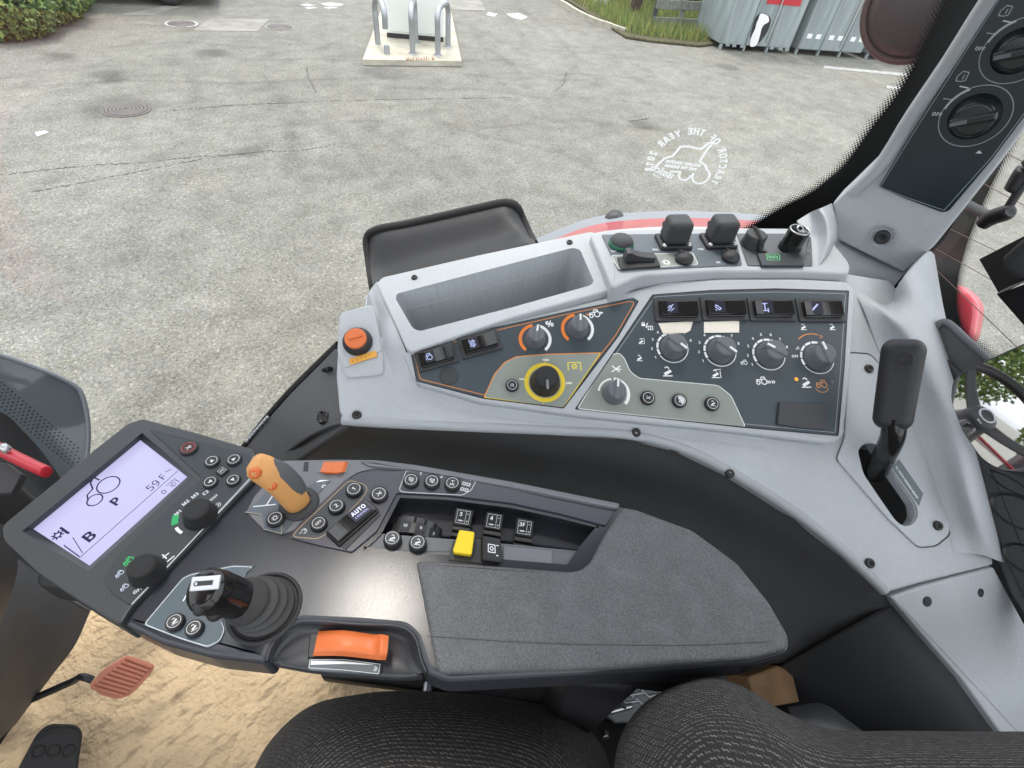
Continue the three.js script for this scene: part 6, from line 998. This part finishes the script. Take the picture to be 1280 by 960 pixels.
// rear mudguard and its lamp outside the glass
{
  const t = thing('rear_mudguard', 'red rear mudguard with grey outer lip outside the window', 'mudguard');
  const zz = (px, py, z) => { const r = ray(px, py); return r.multiplyScalar(z / r.z).add(camera.position); };
  const e = [[640, 312], [690, 290], [740, 272], [800, 265], [870, 264], [960, 270], [1060, 290], [1200, 360]];
  const outer = e.map(([x, y]) => zz(x, y, -1.25));
  part('outer_lip', patch([outer, e.map(([x, y], i) => zz(x, y + 7 - i * 0.4, -1.2)), e.map(([x, y], i) => zz(x, y + 12 - i * 0.4, -1.17))], 40, 8, 0.01), M({ color: lin(0.2, 0.215, 0.235), roughness: 0.5 }), t);
  part('red_skin', patch([e.map(([x, y], i) => zz(x, y + 11 - i * 0.6, -1.172)), e.map(([x, y], i) => zz(x, y + 16 - i * 0.5, -1.1)), e.map(([x, y], i) => zz(x, y + 21 - i * 0.4, -1.02))], 40, 8, 0.01), new THREE.MeshPhysicalMaterial({ color: lin(0.52, 0.05, 0.07), roughness: 0.3, clearcoat: 0.7 }), t);
  part('inner_skin', patch([e.map(([x, y], i) => zz(x, y + 21 - i * 0.4, -1.018)), e.map(([x, y]) => zz(x, y + 34, -0.95)), e.map(([x, y]) => shift(zz(x, y + 40, -0.9), 0, -0.5, 0))], 40, 8, 0.01), M({ color: lin(0.4, 0.41, 0.42), roughness: 0.5 }), t);
  put(part('cap_bolt', lathe([[0, 0.02], [0.02, 0.016], [0.026, 0]], 18), MAT.charcoal, t), new Pl(zz(768, 275, -1.22), V3(0, 0.9, 0.4)).mat(768, 275));
  part('tyre', new THREE.TorusGeometry(0.62, 0.27, 18, 56).translate(0.55, 0.9, -1.28), MAT.rubber, t); part('rim_disc', new THREE.CylinderGeometry(0.45, 0.45, 0.3, 36).rotateX(Math.PI / 2).translate(0.55, 0.9, -1.28), MAT.silver, t);
  const PE = new Pl(V3(1.02, Y(0.5), -0.8), V3(-0.8, 0.3, 0.5));
  part('rear_corner', slab(PE, [[1184, 352], [1196, 355], [1212, 366], [1221, 378], [1222, 390], [1217, 420], [1205, 440], [1180, 420]], -0.06, 0, { bev: 0.012, seg: 4, r: 0.01 }), new THREE.MeshPhysicalMaterial({ color: lin(0.52, 0.05, 0.07), roughness: 0.3, clearcoat: 0.7 }), t);
  settle(t);
  const m = thing('outside_lamp', 'round dark brown lamp housing outside the window edge', 'lamp'); const c = zz(1152, 6, -1.15), n = camera.position.clone().sub(c).normalize(), q = new Pl(c, n);
  put(part('housing', lathe([[0, 0.02], [0.06, 0.016], [0.082, 0.0], [0.09, -0.03], [0.07, -0.08], [0.02, -0.1]], 40), M({ color: lin(0.06, 0.045, 0.045), roughness: 0.45 }), m), q.mat(1152, 6)); put(part('rim', new THREE.TorusGeometry(0.084, 0.006, 10, 40), M({ color: lin(0.09, 0.05, 0.045), roughness: 0.4 }), m), q.mat(1152, 6));
  part('stalk', tube([c.clone(), V3(c.x + 0.25, c.y + 0.1, c.z + 0.1), V3(0.8, c.y + 0.12, -0.88)], 0.016, 12), MAT.black, m); settle(m);
}
// floor, mat, pedals
const FD = 1.25;
{
  single('cab_floor', new THREE.BoxGeometry(1.75, 0.05, 1.6).translate(-0.1, Y(FD) - 0.035, 0), MAT.black, 'dark cab floor under the mat', 'floor', null, 'structure');
  const PFm = new Pl(V3(0, Y(FD), 0), V3(0, 1, 0));
  const matTex = noiseTex(1024, (x, y) => { const u = x + 0.02 * fbm(x * 9, y * 9, 3, 9, 201), s = fbm(u * 10 + y * 10, y * 34 - x * 34, 4, 0, 203), a = fbm(x * 5, y * 5, 4, 5, 205); let v = 0.82 + 0.22 * (a - 0.5); if (s > 0.55) v -= 0.34 * (s - 0.55) * 2.2 * (0.4 + a); v += 0.08 * (hash(Math.floor(x * 1024), Math.floor(y * 1024), 9) - 0.5); return [cl(255 * v), cl(255 * (v * 0.885)), cl(255 * (v * 0.715))]; });
  const mb = noiseTex(512, (x, y) => 255 * fbm(x * 30 + y * 8, y * 40, 4, 0, 207), false);
  single('floor_mat', slab(PFm, [[112, 764], [180, 700], [560, 780], [700, 900], [700, 1080], [-80, 1080], [-20, 960], [40, 870], [80, 815]], -0.008, 0.004, { bev: 0.003 }), M({ color: lin(0.8, 0.79, 0.77), map: rep(matTex, 0.45), roughness: 0.95, bumpMap: rep(mb, 0.3), bumpScale: 0.006 }), 'tan floor mat with scuffed boot prints', 'mat');
  const p = thing('ribbed_pedal', 'terracotta ribbed pedal pad on a bent black rod', 'pedal');
  const q = new Pl(D(150, 846, FD - 0.12), V3(0.55, 0.75, 0.25)), oc = [[111, 858], [128, 838], [156, 820], [166, 821], [193, 831], [192, 838], [175, 858], [162, 870], [146, 874], [128, 870]];
  const tc = plastic(lin(0.5, 0.19, 0.12), 0.7, 0.0003);
  part('pad', slab(q, oc, -0.008, 0, { bev: 0.002, r: 0.006 }), tc, p);
  for (let k = 0; k < 9; k++) { const a = k / 8, x0 = 156 - 43 * a, y0 = 822.5 + 36.5 * a, x1 = 191 - 34 * a, y1 = 834 + 36 * a; part('rib', tube([q.at(x0 + 2, y0, 0.0008), q.at(x1 - 2, y1, 0.0008)], 0.0032, 4, false, 8), tc, p); }
  part('rod', tube([q.at(116, 850, -0.012), q.at(104, 846, -0.012), D(90, 852, FD - 0.1), D(40, 874, FD - 0.08), D(4, 889, FD - 0.06), D(-40, 905, FD - 0.03)], 0.0065, 30), MAT.black, p);
  part('pivot', new THREE.CylinderGeometry(0.016, 0.016, 0.05, 18).rotateX(Math.PI / 2).translate(...D(4, 888, FD - 0.06).toArray()), MAT.gloss, p);
  part('pivot_block', box(0.05, 0.07, 0.06, 0.008).translate(D(-14, 880, FD - 0.05).x, Y(FD) + 0.035, D(-14, 880, FD - 0.05).z), MAT.charcoal, p);
  settle(p);
  const b = thing('foot_pedal', 'black rubber pedal with three raised rings', 'pedal'); const pq = new Pl(D(65, 935, FD - 0.1), V3(0.5, 0.8, 0.3));
  part('pad', slab(pq, [[20, 965], [45, 918, 0.01], [60, 906, 0.01], [95, 907, 0.01], [103, 917, 0.01], [98, 950], [92, 1010], [10, 1010]], -0.012, 0, { bev: 0.004, r: 0.008, seg: 3 }), MAT.rubber, b);
  part('heel_ridge', tube([[46, 924], [62, 914], [92, 914], [99, 920]].map(([x, y]) => pq.at(x, y, 0.001)), 0.0035, 20), MAT.rubber, b);
  for (const [x, y] of [[47, 940], [66, 939], [85, 939]]) put(part('ring', new THREE.TorusGeometry(0.0085, 0.0018, 8, 24), MAT.rubber, b), pq.mat(x, y, 0.0006));
  part('arm', tube([pq.at(60, 980, -0.012), D(20, 1000, FD - 0.04), D(-10, 1010, FD - 0.012)], 0.012, 12), MAT.black, b); settle(b);
}
// seat
{
  const c = document.createElement('canvas'); c.width = c.height = 1024; const g = c.getContext('2d'); g.fillStyle = '#32302e'; g.fillRect(0, 0, 1024, 1024);
  for (let i = 0; i < 30000; i++) { g.fillStyle = rnd() > 0.5 ? 'rgba(70,66,66,0.35)' : 'rgba(0,0,0,0.4)'; g.fillRect(rnd() * 1024, rnd() * 1024, 2, 2); }
  g.lineCap = 'round'; for (let r = 0; r < 32; r++) for (let k = 0; k < 26; k++) { const x = k * 39.4 + (r % 2) * 19 + (rnd() - 0.5) * 9, y = r * 32 + 16 + (rnd() - 0.5) * 7, v = 88 + rnd() * 48; g.strokeStyle = `rgb(${v | 0},${(v * 0.97) | 0},${(v * 0.94) | 0})`; g.lineWidth = 5 + rnd() * 2; g.beginPath(); g.moveTo(x - 13, y + 6); g.bezierCurveTo(x - 6, y - 12, x + 3, y + 12, x + 13, y - 5); g.stroke(); }
  const ft = new THREE.CanvasTexture(c); ft.wrapS = ft.wrapT = THREE.RepeatWrapping; ft.colorSpace = THREE.SRGBColorSpace;
  const fb = noiseTex(256, (x, y) => 255 * fbm(x * 60, y * 60, 2, 60, 301), false);
  const fab = M({ map: rep(ft, 0.15), roughness: 0.95, bumpMap: rep(fb, 0.06), bumpScale: 0.0012 });
  const t = thing('driver_seat', 'charcoal seat with pale zigzag woven fabric', 'seat');
  const R = (l) => l.map(([x, y, d]) => D(x, y, d));
  const back = part('backrest', patch([
    R([[764, 980, 0.66], [782, 915, 0.62], [815, 878, 0.6], [862, 856, 0.58], [905, 852, 0.57], [945, 872, 0.57], [985, 900, 0.57], [1040, 917, 0.57], [1130, 917, 0.56], [1290, 918, 0.55], [1420, 918, 0.54]]),
    R([[764, 990, 0.6], [776, 922, 0.56], [806, 880, 0.53], [852, 856, 0.51], [892, 849, 0.5], [936, 862, 0.5], [980, 890, 0.5], [1036, 911, 0.5], [1130, 914, 0.495], [1290, 915, 0.49], [1420, 915, 0.48]]),
    R([[770, 1010, 0.55], [792, 940, 0.5], [826, 900, 0.475], [864, 878, 0.46], [900, 872, 0.45], [944, 885, 0.45], [992, 910, 0.45], [1046, 926, 0.455], [1134, 928, 0.455], [1290, 930, 0.45], [1420, 930, 0.44]]),
    R([[800, 1060, 0.52], [820, 990, 0.46], [850, 950, 0.43], [884, 930, 0.415], [920, 924, 0.41], [964, 932, 0.41], [1010, 948, 0.415], [1060, 960, 0.42], [1140, 965, 0.42], [1290, 968, 0.42], [1420, 970, 0.41]]),
    R([[850, 1120, 0.52], [870, 1060, 0.46], [894, 1030, 0.43], [920, 1015, 0.415], [950, 1010, 0.41], [990, 1015, 0.41], [1030, 1024, 0.41], [1080, 1034, 0.415], [1150, 1040, 0.42], [1290, 1044, 0.42], [1420, 1046, 0.41]])], 70, 40, 0.02), fab, t);
  part('cushion', patch([
    R([[296, 1010, 0.9], [335, 930, 0.86], [385, 884, 0.84], [450, 868, 0.83], [540, 866, 0.83], [640, 874, 0.83], [705, 890, 0.84], [748, 925, 0.86], [772, 985, 0.9]]),
    R([[300, 1020, 0.82], [342, 940, 0.78], [390, 892, 0.75], [455, 870, 0.74], [542, 867, 0.735], [640, 878, 0.74], [700, 898, 0.75], [742, 940, 0.78], [770, 1000, 0.82]]),
    R([[330, 1040, 0.77], [370, 965, 0.72], [414, 920, 0.69], [468, 900, 0.68], [546, 896, 0.675], [632, 905, 0.68], [690, 925, 0.69], [730, 970, 0.72], [755, 1020, 0.77]]),
    R([[380, 1090, 0.76], [410, 1020, 0.7], [446, 985, 0.665], [490, 970, 0.65], [552, 966, 0.645], [622, 972, 0.65], [672, 990, 0.665], [708, 1025, 0.7], [735, 1070, 0.76]]),
    R([[440, 1150, 0.76], [455, 1100, 0.7], [480, 1075, 0.665], [510, 1062, 0.65], [556, 1058, 0.645], [610, 1062, 0.65], [650, 1075, 0.665], [685, 1100, 0.7], [705, 1140, 0.76]])], 60, 40, 0.02), fab, t);
  part('backrest_core', box(0.42, 0.5, 0.4, 0.04).translate(0.42, Y(0.87), 0.14), MAT.charcoal, t);
  part('cushion_core', box(0.4, 0.2, 0.36, 0.04).translate(-0.08, Y(0.96), 0.16), MAT.charcoal, t);
  part('seat_base', box(0.36, 0.36, 0.4, 0.03).translate(0.1, Y(FD) + 0.18, 0.2), MAT.black, t);
  part('back_shell', patch([R([[985, 884, 0.66], [1030, 880, 0.66], [1060, 900, 0.66], [1100, 930, 0.66]]), R([[990, 900, 0.62], [1035, 900, 0.62], [1065, 914, 0.62], [1100, 940, 0.62]]), R([[1000, 950, 0.62], [1040, 950, 0.62], [1080, 960, 0.62], [1110, 980, 0.62]])], 14, 10, 0.01), MAT.charcoal, t);
  settle(t);
  // things below the armrest
  const w = single('wooden_block', slab(new Pl(D(980, 860, 0.78), V3(0.2, 0.9, 0.3)), [[935, 846], [972, 832], [990, 836], [1000, 878], [960, 885], [945, 878]], -0.1, 0, { bev: 0.003 }), MAT.wood, 'light brown wooden block wedged behind the seat', 'wood block');
  const tt = thing('tread_plate_step', 'grey metal box with raised tread bars under the armrest', 'tread plate'), tp = new Pl(D(800, 868, 1.0), V3(0.05, 0.95, 0.3));
  part('plate', slab(tp, [[735, 850], [870, 845], [880, 900], [770, 905], [740, 880]], -0.04, 0, { bev: 0.003 }), M({ color: lin(0.2, 0.22, 0.23), roughness: 0.4, metalness: 0.5 }), tt);
  for (let i = 0; i < 9; i++) for (let j = 0; j < 3; j++) put(part('tread_bar', box(0.024, 0.005, 0.004, 0.002), MAT.silver, tt), tp.mat(760 + i * 11 + j * 4, 854 + j * 11 + i * 0.8, 0.001, 1, (i + j) % 2 ? 0.9 : -0.2));
  part('foot', box(0.1, 0.22, 0.06, 0.01).translate(tp.p.x, Y(FD) + 0.11, tp.p.z - 0.03), MAT.black, tt);
  settle(tt);
  const br = thing('suspension_bracket', 'dark steel bracket with bolts beneath the armrest', 'bracket'), bp = new Pl(D(740, 870, 0.8), V3(0, 0.5, 0.85));
  part('plate', slab(bp, [[722, 850], [750, 850], [752, 895], [725, 897]], -0.03, 0, { bev: 0.003 }), M({ color: lin(0.06, 0.08, 0.085), roughness: 0.4, metalness: 0.4 }), br);
  part('strut', tube([bp.at(752, 892, 0.002), bp.at(790, 882, 0.002)], 0.004, 6), MAT.steel, br); part('strut', tube([bp.at(752, 856, 0.002), bp.at(782, 884, 0.002)], 0.004, 6), MAT.charcoal, br);
  for (const [x, y] of [[708, 854], [708, 862], [716, 893], [757, 920]]) put(part('bolt', lathe([[0, 0.005], [0.0055, 0.005], [0.0062, 0.003], [0.0062, -0.004]], 6), MAT.steel, br), bp.mat(x, y, 0.004));
  part('rail', box(0.42, 0.03, 0.03, 0.006).translate(bp.p.x - 0.18, bp.p.y - 0.04, bp.p.z + 0.0), MAT.black, br); part('leg', box(0.03, 0.5, 0.03, 0.006).translate(bp.p.x, bp.p.y - 0.27, bp.p.z - 0.02), MAT.black, br);
  put(part('spring_pin', lathe([[0, 0.006], [0.006, 0.004], [0.007, -0.01]], 16), MAT.silver, br), bp.mat(534, 864, 0.02));
  settle(br);
}
// trees across the yard, in front of the tractor (the mirror shows them)
for (const [k, [x, z, h]] of [[-24, 3, 6.5], [-27, 7.5, 7], [-23, 11, 5.5], [-29, 0, 7.5], [-25, 15, 6.5]].entries()) {
  const t = thing('birch_tree', ['broad green tree straight ahead of the bonnet', 'tall green tree behind the broad one', 'short green tree at the yard end', 'tallest green tree farthest ahead', 'green tree at the far end of the row'][k], 'tree', 'trees ahead of the tractor');
  part('trunk', tube([V3(x, 0, z), V3(x + 0.1, h * 0.35, z), V3(x, h * 0.8, z)], 0.14, 10, false, 8), bark, t);
  for (let i = 0; i < 5; i++) part('limb', tube([V3(x, h * (0.3 + 0.1 * i), z), V3(x + Math.cos(i * 2.2) * h * 0.2, h * (0.42 + 0.1 * i), z + Math.sin(i * 2.2) * h * 0.2)], 0.05, 5, false, 5), bark, t);
  part('crown', leaves(9000, () => { const b = inBall(); return V3(x + b.x * h * 0.36, h * 0.62 + b.y * h * 0.42, z + b.z * h * 0.36); }, 0.19, greens), leafMat, t); settle(t);
}
// roof, front and left pillars of the cab (they shade the seat)
{
  const t = thing('cab_roof', 'pale lined cab roof over the seat', 'roof'), yr = Y(-0.46);
  const s = new THREE.Shape(); s.moveTo(-1.6, -0.7); s.lineTo(-0.9, -0.86); s.lineTo(0.8, -0.86); s.lineTo(0.8, 0.86); s.lineTo(-0.9, 0.86); s.lineTo(-1.6, 0.7); s.closePath();
  const h = new THREE.Path(); h.moveTo(-0.78, -0.66); h.lineTo(-0.18, -0.66); h.lineTo(-0.18, 0.45); h.lineTo(-0.78, 0.45); h.closePath(); s.holes.push(h);
  part('lining', new THREE.ExtrudeGeometry(s, { depth: 0.14, bevelEnabled: true, bevelSize: 0.02, bevelThickness: 0.02, bevelSegments: 2 }).rotateX(Math.PI / 2).translate(0, yr + 0.16, 0), M({ color: lin(0.5, 0.51, 0.52), roughness: 0.9 }), t);
  part('roof_window', new THREE.PlaneGeometry(0.6, 1.1).rotateX(Math.PI / 2).translate(-0.48, yr + 0.1, -0.105), glass, t);
  part('hatch_bar', box(0.07, 0.05, 1.14, 0.01).translate(-0.43, yr + 0.06, -0.105), MAT.charcoal, t);
  for (const [x, z] of [[-1.55, -0.6], [-1.55, 0.6], [0.74, 0.8]]) part('post', box(0.08, 0.46 + FD, 0.09, 0.02).translate(x, yr - (0.46 + FD) / 2, z), MAT.charcoal, t);
  part('door_lower', box(1.7, 0.35, 0.04, 0.01).translate(-0.12, Y(FD) + 0.175, 0.82), MAT.charcoal, t);
  part('side_lower', box(0.95, 0.6, 0.04, 0.01).translate(0.33, Y(FD) + 0.3, -0.78), MAT.charcoal, t);
  part('rear_wall', box(0.04, 0.72, 1.6, 0.01).translate(0.8, Y(FD) + 0.36, 0), MAT.charcoal, t);
  settle(t);
}
{ const t = new THREE.CanvasTexture(AT.c); t.colorSpace = THREE.SRGBColorSpace; t.needsUpdate = true; atlasMat.map = t; }
renderer.render(scene, camera);
